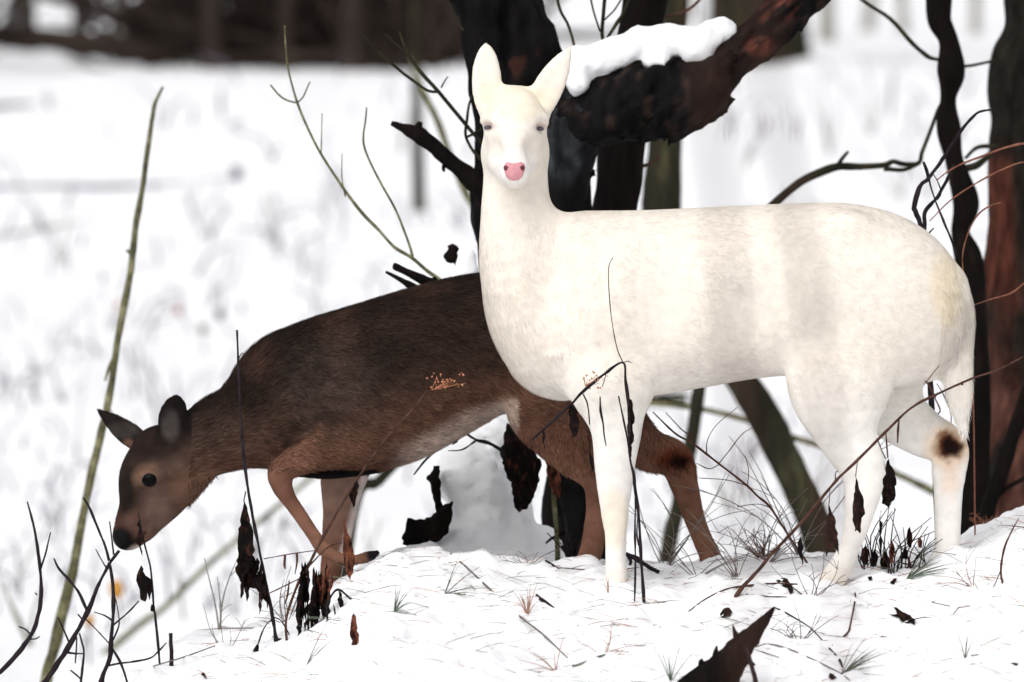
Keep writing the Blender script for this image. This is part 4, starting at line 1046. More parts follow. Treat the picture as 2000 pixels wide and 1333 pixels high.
plant("bare_shrub", "upright dark leafless shrub below the brown deer's nose", "shrub", -.2, 'twig',
      [[(188, 1390, 6), (198, 1332, 5.5), (213, 1289, 5), (216, 1258, 4.5), (221, 1208, 4), (221, 1151, 3.5), (216, 1112, 3), (213, 1098, 2.2)],
       [(222, 1221, 2), (235, 1210, 2), (256, 1191, 1.8), (271, 1174, 1.3)], [(219, 1254, 2), (229, 1232, 1.8), (233, 1214, 1.4), (228, 1180, 1), (224, 1165, 1)], [(219, 1212, 2), (203, 1202, 2), (184, 1196, 1.5)],
       [(209, 1301, 2.5), (235, 1296, 2.2), (259, 1293, 2), (293, 1286, 2.2), (310, 1272, 1.8), (325, 1256, 1.3)], [(217, 1264, 3), (228, 1281, 3), (238, 1300, 3), (248, 1332, 2.5), (252, 1350, 2)]])
plant("bare_shrub", "small dark forked twig between the two slanting shrubs at lower left", "shrub", -.3, 'twig',
      [[(155, 1370, 2.6), (158, 1332, 2.6), (164, 1277, 2.4), (160, 1255, 2.2), (155, 1237, 1.8)], [(147, 1296, 1.8), (149, 1270, 1.5), (150, 1245, 1.2)], [(157, 1326, 2), (146, 1316, 2), (137, 1309, 1.5)]])
plant("twig_stub", "short black upright twig stuck in the snow at lower left", "twig", -.1, 'twig', [[(335, 1300, 4), (335, 1275, 4.5), (333, 1237, 4)]], seed=4)

# weeds with hanging dead leaves
plant("dried_weed", "upright dark weed with a large hanging dead leaf before the brown deer's neck", "weed", -.1, 'twig',
      [[(562, 1251, 5), (543, 1252, 5), (538, 1243, 4.5), (533, 1205, 4), (523, 1158, 3.5), (514, 1111, 3.2), (503, 1058, 3.2), (492, 999, 3.2), (482, 940, 3), (474, 870, 3), (470, 800, 3), (466, 720, 2.6), (463, 645, 2)],
       [(466, 700, 1.2), (474, 690, 1), (480, 706, .9)], [(480, 960, 1.4), (478, 970, 1.3), (476, 980, 1.3)], [(533, 1210, 1.8), (522, 1218, 1.6), (512, 1235, 1.5), (503, 1262, 1.5)], [(534, 1206, 1.8), (548, 1212, 1.6), (560, 1230, 1.4), (566, 1243, 1.2)]],
      [[(476, 976), (484, 1000), (492, 1030), (497, 1070), (494, 1105), (500, 1128), (508, 1112), (516, 1140), (522, 1165), (528, 1190), (516, 1172), (507, 1160), (500, 1150), (494, 1150), (483, 1146), (474, 1148), (466, 1128), (460, 1118), (465, 1088), (464, 1056), (470, 1010)],
       [(502, 1258), (506, 1262), (500, 1276), (494, 1278)]] + shreds(500, 1095, 44, 100, 8, 8), to_ground=True)
plant("dried_weed", "slanting weed with an orange flower head before the brown deer's flank", "weed", -.15, 'brown_twig',
      [[(560, 1205, 2.6), (584, 1136, 3), (599, 1112, 3), (620, 1070, 2.8), (650, 1016, 2.8), (680, 965, 2.5), (719, 905, 2.4), (761, 848, 2), (806, 800, 1.8), (835, 762, 1.5)],
       [(600, 1110, 1.5), (640, 1070, 1.5), (668, 1060, 1.3)], [(590, 1128, 1.6), (545, 1150, 1.5), (524, 1160, 1.2)], [(620, 1075, 1), (570, 1082, 1), (515, 1092, .9)],
       [(557, 1083, 2.2), (556, 1105, 2.4), (558, 1112, 1)], [(580, 1080, 2.4), (580, 1100, 2.4), (576, 1122, 1)], [(565, 1134, 1.5), (562, 1160, 2), (557, 1180, 1)]],
      [[(697, 938), (702, 950), (696, 972), (690, 1002), (686, 980), (681, 966)],
       ([(672, 1008), (678, 1040), (684, 1050), (693, 1090), (690, 1110), (684, 1134), (676, 1116), (670, 1085), (670, 1050)], 'red_leaf', None)] + shreds(612, 1112, 62, 165, 15, 5) + [(q, 'red_leaf', -.17) for q in shreds(632, 1110, 34, 75, 5, 6)])
_w = bpy.data.objects["stem"]
def flower_head(px, py, w, h, Y, seed, parent_name, n=46):
    r = random.Random(seed); mb = MB()
    for i in range(n):
        a = at(px + r.gauss(0, w * .5), py + r.gauss(0, h * .5), Y + r.uniform(-.012, .012)); s = r.uniform(.0012, .0032)
        V = a + s * np.array([(1, 0, 0), (-1, 0, 0), (0, 1, 0), (0, -1, 0), (0, 0, 1), (0, 0, -1)])
        mb.add(V, [(0, 2, 4), (2, 1, 4), (1, 3, 4), (3, 0, 4), (2, 0, 5), (1, 2, 5), (3, 1, 5), (0, 3, 5)])
    for i in range(9):
        mb.tube([at(px - w * .7, py + h * .9, Y), at(px + r.gauss(0, w * .5), py + r.gauss(0, h * .4), Y + r.uniform(-.01, .01))], [.0007, .0004], 4, 1)
    p = bpy.data.objects[parent_name]; mb.build("flower_head", M['flower'], p)
flower_head(868, 748, 36, 16, -.15, 3, [o for o in bpy.data.objects if o.get("label", "").startswith("slanting weed with an orange")][0].name)
plant("dried_weed", "thin bent weed with drooping tip right of the lifted foreleg", "weed", -.3, 'twig',
      [[(640, 1180, 2.5), (659, 1152, 2.5), (685, 1170, 2.4), (718, 1191, 2.4), (745, 1206, 2), (771, 1220, 1.8), (786, 1232, 1.2)], [(735, 1200, 1), (750, 1220, 1), (762, 1240, 1)], [(768, 1220, 1.5), (772, 1236, 1.5), (767, 1244, 1.2)]],
      [[(660, 1152), (668, 1160), (671, 1175), (667, 1196), (661, 1180)], [(754, 1226), (770, 1238), (766, 1250)], [(650, 1170), (656, 1200), (657, 1224), (652, 1210)]])
plant("dried_weed", "weed with one upright red-brown leaf low in the foreground snow", "weed", -.75, 'twig',
      [[(712, 1345, 5), (706, 1318, 5), (700, 1300, 4.5), (694, 1288, 3.5), (692, 1270, 2)], [(692, 1288, 1.6), (675, 1302, 2), (660, 1318, 3), (648, 1335, 4)]],
      [([(691, 1190), (696, 1212), (701, 1248), (697, 1276), (694, 1290), (687, 1266), (688, 1252), (683, 1236)], 'red_leaf', None), ([(655, 1330), (672, 1314), (690, 1312), (694, 1330), (692, 1348), (660, 1350)], 'red_leaf', None)])
plant("dried_weed", "weed with shrivelled leaves hanging beneath the brown deer's muzzle", "weed", -.1, 'twig',
      [[(318, 1360, 3), (315, 1333, 3), (310, 1275, 2.8), (304, 1214, 2.6), (300, 1180, 2.4), (297, 1140, 2.2), (293, 1105, 2), (282, 1062, 1.8), (275, 1030, 1.4), (270, 1000, 1)]],
      [[(268, 1004), (275, 1030), (280, 1052), (275, 1068), (278, 1088), (274, 1076), (266, 1062), (270, 1040)], [(276, 1104), (284, 1124), (296, 1132), (297, 1150), (292, 1173), (288, 1158), (284, 1176), (280, 1150), (275, 1172), (272, 1150), (266, 1134), (270, 1116)], [(296, 1180), (303, 1186), (302, 1196), (294, 1194)]])
plant("dried_weed", "tall weed hanging with thin black leaves before the white deer's front leg", "weed", -.3, 'twig',
      [[(1256, 1236, 4.5), (1259, 1199, 3.5), (1252, 1090, 3.2), (1248, 1012, 3.2), (1240, 953, 3), (1238, 930, 3), (1230, 891, 3), (1230, 836, 3), (1228, 789, 3), (1222, 746, 3), (1217, 709, 2.8), (1183, 729, 2.8), (1138, 766, 3), (1119, 787, 3), (1090, 814, 3), (1060, 841, 2.8), (1039, 859, 2)],
       [(1217, 709, 1.2), (1205, 680, 1), (1194, 620, .9), (1189, 560, .8), (1189, 522, .7), (1197, 503, .6)], [(1239, 934, 1.8), (1241, 985, 1.8), (1240, 1040, 2.4), (1241, 1100, 1.8), (1239, 1190, 1.8)],
       [(1208, 774, 1.8), (1216, 812, 2), (1224, 850, 1.8), (1232, 900, 1.8)], [(1172, 775, 1.4), (1173, 802, 2.4), (1178, 828, 1.6), (1180, 850, 1.8), (1184, 872, 1)], [(1139, 770, 1.4), (1148, 792, 1.4), (1152, 830, 1.6)],
       [(1184, 728, .8), (1180, 745, .8), (1176, 756, .8)], [(1217, 709, 1), (1226, 706, 1), (1233, 709, .8)], [(1246, 1000, 1), (1244, 1040, 1.8), (1247, 1066, 1.2)], [(1256, 1230, 3), (1249, 1216, 3), (1247, 1208, 2)], [(1254, 1234, 2.4), (1244, 1236, 2)]],
      [[(1226, 770), (1234, 782), (1236, 800), (1240, 815), (1236, 842), (1238, 862), (1233, 870), (1234, 893), (1228, 888), (1226, 850), (1227, 810)], [(1114, 790), (1124, 796), (1131, 820), (1128, 850), (1119, 855), (1112, 832), (1110, 805)],
       [(1150, 826), (1154, 846), (1153, 880), (1158, 905), (1161, 914), (1155, 924), (1151, 900), (1149, 862)], [(1062, 838), (1066, 852), (1063, 880), (1059, 862)]])
flower_head(1160, 742, 24, 14, -.3, 5, [o for o in bpy.data.objects if o.get("label", "").startswith("tall weed hanging")][0].name, 20)
plant("arching_cane", "long arching dark cane across the white deer's hind legs, dead leaves hanging from it", "weed", -.35, 'brown_twig',
      [[(1412, 1212, 7), (1419, 1191, 4.5), (1450, 1148, 4), (1480, 1116, 3.6), (1515, 1074, 3.4), (1566, 1020, 3.2), (1632, 941, 3), (1675, 899, 3), (1730, 844, 2.8), (1780, 797, 2.8), (1831, 770, 2.6), (1901, 739, 2.4), (1948, 723, 2.2), (2000, 697, 2), (2040, 682, 1.6)],
       [(1730, 846, 1.3), (1732, 870, 1.6), (1734, 895, 1.3)], [(1714, 858, 1.2), (1722, 880, 1.4), (1730, 897, 1.2)], [(1675, 900, 1), (1673, 915, 1), (1671, 932, 1)], [(1756, 818, 1.2), (1754, 840, 2), (1753, 866, 1)], [(1632, 942, 1.4), (1632, 925, 1), (1637, 920, 1)], [(1621, 955, .8), (1620, 975, .8), (1619, 984, .8)],
       [(1881, 745, 2.6), (1879, 753, 2.2)], [(1830, 770, 1.6), (1826, 778, 1.2)], [(1825, 772, 1.6), (1812, 750, 1.5), (1806, 744, 1.2)], [(1823, 772, 1.6), (1836, 800, 1.5), (1832, 809, 1.2)], [(1805, 752, .8), (1818, 735, .8), (1834, 715, .8)]],
      [[(1736, 896), (1744, 915), (1751, 938), (1749, 960), (1747, 977), (1740, 982), (1736, 992), (1728, 986), (1722, 984), (1724, 945), (1730, 918)], [(1671, 930), (1677, 950), (1685, 969), (1687, 990), (1690, 1004), (1683, 1012), (1680, 1043), (1674, 1036), (1669, 1039), (1666, 1010), (1665, 990), (1670, 960)],
       [(1619, 980), (1626, 1004), (1633, 1020), (1635, 1050), (1639, 1086), (1631, 1072), (1626, 1062), (1618, 1078), (1613, 1090), (1614, 1050), (1615, 1010)], [(1562, 1042), (1566, 1056), (1570, 1070), (1568, 1088), (1567, 1106), (1563, 1090), (1557, 1078)]])
plant("dried_weed", "thin reddish weed stem slanting down behind the white deer's front leg to the snow", "weed", .25, 'brown_twig',
      [[(1580, 1102, 2), (1554, 1066, 2), (1538, 1043, 2.2), (1503, 990, 2.2), (1480, 970, 2.4), (1459, 949, 2.4), (1404, 906, 2.4), (1353, 867, 2.4), (1320, 848, 2), (1285, 815, 1.4), (1275, 805, 1)],
       [(1404, 908, 1.2), (1385, 916, 1.1), (1360, 905, 1)], [(1404, 906, 1.2), (1425, 880, 1), (1448, 850, .9), (1468, 836, .8)], [(1460, 949, 1), (1462, 920, .9), (1455, 890, .8)], [(1352, 866, 1.2), (1345, 850, 1.1), (1330, 838, 1), (1300, 806, .8)],
       [(1380, 886, 1), (1382, 860, .9), (1400, 830, .8), (1440, 796, .8)], [(1459, 949, 1), (1420, 938, .9), (1365, 934, .8)], [(1505, 992, 1), (1480, 985, .9), (1440, 990, .8)], [(1350, 862, 1.6), (1346, 852, 2.4), (1354, 846, 1.6)]])
plant("dried_weed", "curling thin dark twig reaching left from the snowy stump", "twig", .9, 'twig',
      [[(985, 890, 4), (979, 880, 3.2), (955, 866, 3), (931, 860, 2.8), (910, 848, 2.6), (892, 848, 2.6), (874, 862, 2.4), (835, 895, 2.2), (808, 928, 1.6)], [(929, 861, 2), (904, 878, 1.8), (875, 881, 1.2)]],
      [[(878, 856), (892, 844), (897, 852), (894, 864), (884, 870)]], to_ground=False)
# dark twigs and canes by the white deer's rump
plant("bare_shrub", "dark angular shrub twigs rising behind the white deer's rump", "shrub", .45, 'twig',
      [[(1835, 1090, 6), (1820, 800, 5.5), (1806, 560, 5), (1800, 448, 5), (1788, 415, 4.6), (1785, 403, 4.4), (1798, 363, 4.6), (1812, 350, 4.4), (1837, 317, 4), (1858, 285, 3.8), (1880, 252, 3.6), (1899, 230, 3.2), (1913, 219, 3), (1938, 214, 2)],
       [(1804, 460, 4), (1806, 440, 3.6), (1807, 414, 3.5), (1828, 388, 3.2), (1845, 360, 3), (1854, 342, 2.6), (1862, 322, 2)], [(1868, 500, 3), (1859, 471, 2.6), (1842, 430, 2.4), (1829, 398, 2.2), (1817, 362, 2), (1812, 335, 1.8), (1804, 316, 1.4)],
       [(1812, 352, 2), (1809, 335, 2), (1803, 318, 1.4)], [(1830, 392, 1.5), (1838, 376, 1.4), (1830, 352, 1.2), (1822, 340, 1)], [(1810, 462, 1.8), (1818, 452, 1.6), (1824, 446, 1.2)]])
for i, (L, lab) in enumerate([
    ([(2110, 1000, 2.4), (2100, 600, 2.2), (2080, 380, 2), (2040, 325, 2), (2000, 317, 1.8), (1950, 335, 1.8), (1899, 363, 1.7), (1855, 393, 1.5), (1816, 432, 1)], "reddish arching cane crossing the trunks at right, lower of the two"),
    ([(2120, 1000, 2.8), (2110, 560, 2.6), (2085, 330, 2.4), (2040, 284, 2.4), (2000, 281, 2.4), (1960, 290, 2.3), (1917, 306, 2.2), (1880, 320, 2), (1852, 335, 1.6), (1830, 352, 1)], "reddish arching cane crossing the trunks at right, upper of the two"),
    ([(2090, 1000, 2), (2080, 640, 1.8), (2030, 545, 1.8), (1975, 573, 1.7), (1935, 585, 1.5), (1897, 598, 1)], "thin reddish cane leaning in from the right edge at the white deer's tail height"),
    ([(1905, 1090, 1.8), (1900, 760, 1.8), (1884, 560, 1.6), (1880, 500, 1.6), (1893, 450, 1.6), (1912, 418, 1.5), (1935, 402, 1.3), (1955, 396, 1)], "short reddish cane curving up behind the white deer's tail")]):
    plant("arching_cane", lab, "weed", .38 + .04 * i, 'red_twig', [L])
plant("arching_cane", "bent dark-red cane standing in the snow at the right edge", "weed", -.5, 'brown_twig', [[(1978, 1226, 2.4), (1970, 1190, 2.6), (1958, 1140, 2.6), (1955, 1110, 2.6), (1962, 1070, 2.2), (1975, 1040, 1.8), (1990, 1012, 1.2)], [(1955, 1112, 1.2), (1946, 1135, 1), (1935, 1156, .9)]])
plant("arching_cane", "thin twig rising between the white deer's tail and hind leg", "twig", .3, 'brown_twig', [[(1866, 1080, 1.5), (1866, 900, 1.4), (1857, 850, 1.4), (1857, 808, 1.3), (1842, 770, 1.1), (1830, 750, 1)]])

def random_weed(name, label, cat, px, Y, n, hpx, spread, mat, seed, r0=1.2, curve=.5, base_dark=False, group=None, forks=2, py=None):
    """tangle of fine stems from one root, single mesh"""
    r = random.Random(seed); b = on_ground(px, Y) - np.array([0, 0, .01]); k = kk(Y); mb = MB()
    for i in range(n):
        a = r.uniform(-1, 1) * spread; h = hpx * k * r.uniform(.45, 1.05); o = b + np.array([r.uniform(-.004, .004), r.uniform(-.004, .004), 0])
        d = np.array([a, r.uniform(-.35, .35), 1.0]); d /= np.linalg.norm(d); p = [o]; c = r.uniform(-curve, curve)
        for j in range(5):
            d = d + np.array([c * .25 + r.uniform(-.12, .12), r.uniform(-.1, .1), -abs(c) * .12]); d /= np.linalg.norm(d); p.append(p[-1] + d * h / 5)
        R = np.linspace(r0, r0 * .45, 6) * k; mb.tube(p, R, 4, 2)
        for q in range(r.randint(0, forks)):
            s = p[r.randint(2, 4)]; L = h * r.uniform(.2, .45); e = np.array([r.choice((-1, 1)) * r.uniform(.3, 1), r.uniform(-.3, .3), r.uniform(.1, .9)]); e /= np.linalg.norm(e)
            mb.tube([s, s + e * L * .5 + [0, 0, .004], s + e * L], [r0 * .6 * k, r0 * .5 * k, r0 * .35 * k], 4, 2)
    return tag(mb.build(name, M[mat], origin=b), label, cat, group)
# clump of dark dead stems between the white deer's hind legs
def weed_clump():
    b = on_ground(1735, .1); root = thing("weed_clump", "clump of dark dead stems and leaves between the white deer's hind legs", "weed", b)
    r = random.Random(21)
    for i in range(44):
        x = r.uniform(1682, 1815); h = r.uniform(25, 135) * (1.0 if 1700 < x < 1800 else .6); y0 = gpx(x, .1) + 8; mb = MB(); yy = .1 + r.uniform(-.05, .08); ln = r.gauss(0, 40)
        mb.tube(*pxpath([(x, y0, r.uniform(1.0, 2.2)), (x + ln * .2 + r.gauss(0, 6), y0 - h * .5, 1.2), (x + ln, y0 - h, .7)], yy), sides=4, sub=3); mb.build("stem", M['twig'] if r.random() < .7 else M['brown_twig'], root)
    for i, (x, y, w, h, m) in enumerate(((1690, 1082, 16, 44, 'dead_leaf'), (1708, 1092, 16, 40, 'dead_leaf'), (1728, 1094, 18, 36, 'dead_leaf'), (1742, 1078, 12, 44, 'red_leaf'), (1777, 1050, 10, 42, 'dead_leaf'), (1768, 1082, 12, 22, 'dead_leaf'), (1720, 1040, 5, 90, 'dead_leaf'), (1797, 1060, 10, 22, 'red_leaf'))):
        V, F = leaf([(x, y - h / 2), (x + w / 2, y - h * .1), (x + w * .3, y + h / 2), (x - w * .3, y + h * .45), (x - w / 2, y)], .06, i + 3); obj("leaf", V, F, M[m], root, smooth=False)
weed_clump()
random_weed("weed_tangle", "tangle of fine reddish stems on the snow between the two deers' hind legs", "weed", 1500, .35, 16, 150, 1.5, 'grey_twig', 5, 1.1, 1.2)
random_weed("weed_tangle", "dark brown tuft at the crest between the two deers' hind feet", "weed", 1490, .55, 22, 75, 1.4, 'brown_twig', 6, 1.3, .8)
random_weed("weed_tangle", "fine curling stems around the brown deer's rear hoof", "weed", 1360, .15, 7, 170, 1.2, 'grey_twig', 7, 1.1, 1.4)
random_weed("weed_tangle", "sparse reddish stems standing right of the brown deer's rear leg", "weed", 1440, .1, 8, 210, .9, 'grey_twig', 8, 1.0, 1.0)
random_weed("weed_tangle", "reddish dead grass at the foot of the trunks on the right crest", "weed", 1925, .8, 26, 42, 1.8, 'red_twig', 9, 1.4, .6)
random_weed("weed_tangle", "fine twigs under the white deer's belly beside its thigh", "weed", 1560, .6, 7, 330, .55, 'grey_twig', 10, 1.3, .9)
random_weed("weed_tangle", "dark tuft around the dead tree's foot beside the brown deer's hind leg", "weed", 1120, .75, 14, 90, .5, 'twig', 12, 2.4, .4)

random_weed("weed_tangle", "fine dark stems standing among the shredded leaves below the lifted foreleg", "weed", 560, .1, 9, 130, 1.0, 'grey_twig', 31, 1.1, 1.0)
random_weed("weed_tangle", "sparse thin stems on the left end of the bank", "weed", 440, .2, 6, 120, .8, 'grey_twig', 32, 1.0, .8)
random_weed("weed_tangle", "thin curling stems in front of the white deer's near hind hoof", "weed", 1585, -.4, 8, 120, 1.4, 'brown_twig', 33, 1.0, 1.4)
random_weed("weed_tangle", "low tangle of fine stems right of the foreground rotten wood", "weed", 1560, -.8, 9, 110, 1.7, 'brown_twig', 34, 1.0, 1.5)
random_weed("weed_tangle", "wiry stems rising behind the white deer's front leg", "weed", 1300, .5, 8, 250, .8, 'grey_twig', 35, 1.1, 1.2)
random_weed("weed_tangle", "sparse rusty stems low on the snow at right", "weed", 1900, -.3, 6, 90, 1.6, 'red_twig', 36, .9, 1.2)
random_weed("weed_tangle", "few thin stems on the bank right of the stump", "weed", 1030, .3, 6, 80, 1.3, 'grey_twig', 37, 1.0, 1.0)
random_weed("weed_tangle", "wispy reddish stems at the bottom centre of the snow", "weed", 1180, -.9, 6, 90, 1.5, 'needle_rust', 38, .9, 1.2)

# rotten snow-covered stump beneath the brown deer
def stump():
    Y = 1.05; b = on_ground(950, Y); root = thing("rotten_stump", "black rotten stump half buried in snow beneath the brown deer's belly", "stump", b)
    V, F = slab([(847, 910), (859, 910), (860, 955), (862, 984), (868, 1000), (852, 1000), (845, 972), (841, 948), (832, 936), (840, 926)], Y - .1, .02, 3); obj("bark_slab", V, F, M['dark_bark'], root)
    V, F = slab([(796, 1012), (812, 1016), (829, 1015), (850, 1002), (868, 985), (884, 978), (882, 1018), (872, 1045), (850, 1060), (828, 1075), (808, 1072), (786, 1064), (784, 1052), (790, 1040)], Y - .14, .03, 4); obj("bark_slab", V, F, M['dark_bark'], root)
    V, F = slab([(990, 826), (1010, 836), (1028, 850), (1045, 880), (1058, 905), (1050, 950), (1040, 975), (1030, 995), (1014, 1002), (1004, 985), (998, 950), (984, 910), (976, 885), (984, 860)], Y - .1, .03, 5); obj("bark_slab", V, F, M['dead_leaf'], root)
    V, F = slab([(1062, 890), (1078, 900), (1094, 915), (1096, 960), (1090, 975), (1078, 960), (1070, 930)], Y - .12, .015, 6); obj("bark_slab", V, F, M['red_leaf'], root)
    mb = MB(); mb.tube(*pxpath([(955, 1120, 85), (950, 1060, 70), (948, 980, 52), (955, 900, 40), (962, 850, 24)], Y + .06), sides=14, sub=4, rough=.25, seed=3); mb.build("core", M['dark_bark'], root)
    mb = MB(); mb.tube(*pxpath([(1090, 1120, 6), (1088, 1050, 5), (1082, 980, 5), (1080, 940, 4)], Y - .1), sides=6, sub=4); mb.build("shoot", M['green_stem'], root)
    mb = MB(); mb.tube(*pxpath([(1066, 1062, 2), (1078, 1052, 3), (1094, 1046, 4), (1104, 1040, 5)], Y - .1), sides=5, sub=3); mb.build("shoot", M['dark_bark'], root)
stump()
snow_blobs("snow_cap", "lumpy white snow piled over the stump beneath the brown deer's belly",
           [(955, 855, 36, 0), (985, 850, 30, .02), (930, 880, 38, -.02), (900, 905, 40, -.04), (886, 935, 34, -.05), (905, 960, 40, -.05), (940, 930, 52, -.02), (950, 985, 62, -.03), (985, 1000, 58, 0), (930, 1040, 66, -.06), (985, 1060, 72, -.02), (1030, 1070, 56, 0), (890, 1080, 52, -.08), (1050, 1100, 50, .02), (850, 1105, 40, -.1)], 1.08, seed=9, amp=.013, wave=30, k=.03)
# splintered rotten wood in the foreground
def splinter():
    Y = -1.3; b = on_ground(1400, Y); root = thing("rotten_log", "jagged black piece of rotten wood sticking up from the foreground snow", "log", b)
    P, R = pxpath([(1320, 1420, 50, Y - .02), (1352, 1372, 46, Y), (1392, 1325, 38, Y), (1430, 1283, 29, Y), (1466, 1243, 19, Y), (1490, 1216, 10, Y), (1506, 1195, 5, Y), (1513, 1186, 1.5, Y)], Y)
    sd_, sb_ = 22, 8; V, F = tube(P, R, sd_, sb_); C, CR_ = spline(P, R, sb_); m = len(C)      # ridges run along the grain
    gi, gj = np.repeat(np.arange(m), sd_), np.tile(np.arange(sd_), m)
    nz = .34 * vnoise(np.stack([gj * .9, gi * .10, np.zeros(m * sd_)], -1), 5) + .16 * vnoise(np.stack([gj * 1.7, gi * .5, np.ones(m * sd_)], -1), 8)
    V[:m * sd_] += (V[:m * sd_] - np.repeat(C, sd_, 0)) * nz[:, None]
    obj("wood", V, F, M['dark_bark'], root)
    for i, L in enumerate(([(1440, 1262, 7), (1436, 1240, 6), (1431, 1222, 2)], [(1398, 1290, 9), (1398, 1275, 6), (1400, 1262, 2)], [(1482, 1228, 8), (1479, 1218, 5), (1480, 1212, 2)], [(1450, 1285, 10), (1462, 1292, 7), (1475, 1300, 2)], [(1372, 1300, 10), (1370, 1292, 6), (1372, 1287, 2)])):
        mb = MB(); mb.tube(*pxpath(L, Y - .01), sides=5, sub=3, rough=.2, seed=i); mb.build("splinter", M['dark_bark'], root)
splinter()
plant("twig_stub", "black twig leaning on the foreground rotten wood", "twig", -1.36, 'twig', [[(1478, 1345, 5), (1470, 1310, 5), (1463, 1285, 5), (1456, 1262, 3)]], seed=9, to_ground=False)
plant("twig_stub", "dark twig lying on the crest beside the white deer's front hoof", "twig", .3, 'twig', [[(1288, 1118, 3.5), (1270, 1110, 4), (1245, 1093, 5), (1222, 1082, 5)], [(1226, 1085, 3), (1232, 1098, 3), (1226, 1110, 3), (1222, 1108, 2)]], to_ground=False)

# twigs and dead leaves lying on the snow
def ground_twig(label, L, mat, seed, group=None):
    P, R = [], []
    for (x, y, r) in L:
        g = ground_hit(x, y); k = kk(g[1]); P.append(g + np.array([0, 0, r * k * .4])); R.append(r * k)
    mb = MB(); mb.tube(P, R, 5, 4, .15, seed, 60); return tag(mb.build("ground_twig", M[mat]), label, "twig", group)
ground_twig("long thin twig lying across the snow in the centre foreground", [(880, 1082, 1.6), (910, 1108, 1.8), (960, 1155, 2), (1015, 1205, 2), (1060, 1240, 2), (1108, 1286, 1.6)], 'grey_twig', 1)
ground_twig("dark green-grey twig on the snow below the white deer's front hoof", [(1118, 1303, 2.2), (1140, 1296, 2.6), (1170, 1284, 2.2), (1208, 1273, 1.4)], 'needle_green', 2)
ground_twig("small black hooked twig on the snow left of the white deer's front hoof", [(1048, 1163, 2.2), (1056, 1172, 4), (1066, 1178, 3.4), (1082, 1188, 1.4)], 'twig', 3)
ground_twig("arched dark twig above the foreground rotten wood", [(1345, 1195, 1.2), (1380, 1170, 1.6), (1420, 1152, 2), (1470, 1144, 2.2), (1515, 1141, 2), (1558, 1142, 1.4)], 'brown_twig', 4)
ground_twig("forked dark twig on the snow right of the foreground rotten wood", [(1512, 1187, 1.5), (1535, 1198, 2), (1580, 1225, 1.3), (1600, 1245, 1.3), (1620, 1268, 2), (1640, 1292, 3), (1645, 1305, 2)], 'twig', 5)
ground_twig("curved thin twig low on the snow at the bottom right of centre", [(1475, 1265, 1.2), (1500, 1259, 1.6), (1540, 1268, 1.6), (1590, 1290, 1.6), (1640, 1315, 1.4), (1660, 1330, 1.4)], 'grey_twig', 6)
ground_twig("crooked thin twig on the snow below the white deer's near hind hoof", [(1655, 1130, 1.2), (1670, 1160, 1.6), (1668, 1185, 1.8), (1660, 1225, 1.8), (1655, 1238, 2.2), (1625, 1262, 1.2)], 'brown_twig', 7)
ground_twig("short dark twig lying left of the standing hooves", [(1066, 1096, 2), (1078, 1104, 2.4), (1092, 1112, 1.4)], 'twig', 8)
ground_twig("thin grey twig trailing to the left of the brown deer's front hoof", [(240, 1322, 1.2), (300, 1302, 1.4), (360, 1284, 1.4), (420, 1262, 1)], 'grey_twig', 9)
def ground_leaf(label, poly, seed, mat='dead_leaf'):
    pc = np.mean(poly, axis=0); g = ground_hit(*pc); V, F = leaf(poly, 0, seed, .004)
    # lay the leaf on the slope, raised a little by its curl
    px, py = to_px(V); out = []
    for a, b, dy in zip(px, py, V[:, 1]):
        h = ground_hit(a, b); out.append(h + np.array([0, 0, .004 + dy * .6]))
    o = obj("fallen_leaf", np.array(out), F, M[mat], smooth=False); return tag(o, label, "leaf")
ground_leaf("dark curled fallen leaf on the open snow at right", [(1745, 1188), (1752, 1190), (1762, 1198), (1778, 1205), (1788, 1218), (1786, 1224), (1770, 1219), (1755, 1210), (1735, 1207), (1752, 1203)], 3)
ground_leaf("black curled leaf on the snow left of the white deer's near hind hoof", [(1516, 1138), (1528, 1131), (1538, 1134), (1546, 1146), (1550, 1158), (1543, 1164), (1538, 1150), (1526, 1145)], 4)
ground_leaf("black clod-like leaf at the foot of the long arching cane", [(1406, 1200), (1413, 1192), (1424, 1192), (1430, 1200), (1424, 1208), (1408, 1208)], 5)
ground_leaf("small dark leaf in the snow at lower left of the bank", [(392, 1318), (398, 1318), (404, 1327), (400, 1329)], 6)
ground_leaf("small dark leaf at the far right of the foreground snow", [(1968, 1303), (1978, 1300), (1990, 1297), (1984, 1303)], 7)
ground_leaf("reddish-black leaf at the bottom edge right of the rotten wood", [(1618, 1330), (1620, 1322), (1628, 1320), (1634, 1326)], 8)
ground_leaf("small dark leaf bits near the white deer's near hind hoof", [(1694, 1133), (1702, 1129), (1704, 1136), (1697, 1137)], 9)
ground_leaf("tiny black leaf on the snow left of the needle tuft at right", [(1738, 1141), (1746, 1133), (1752, 1134), (1746, 1143)], 10)

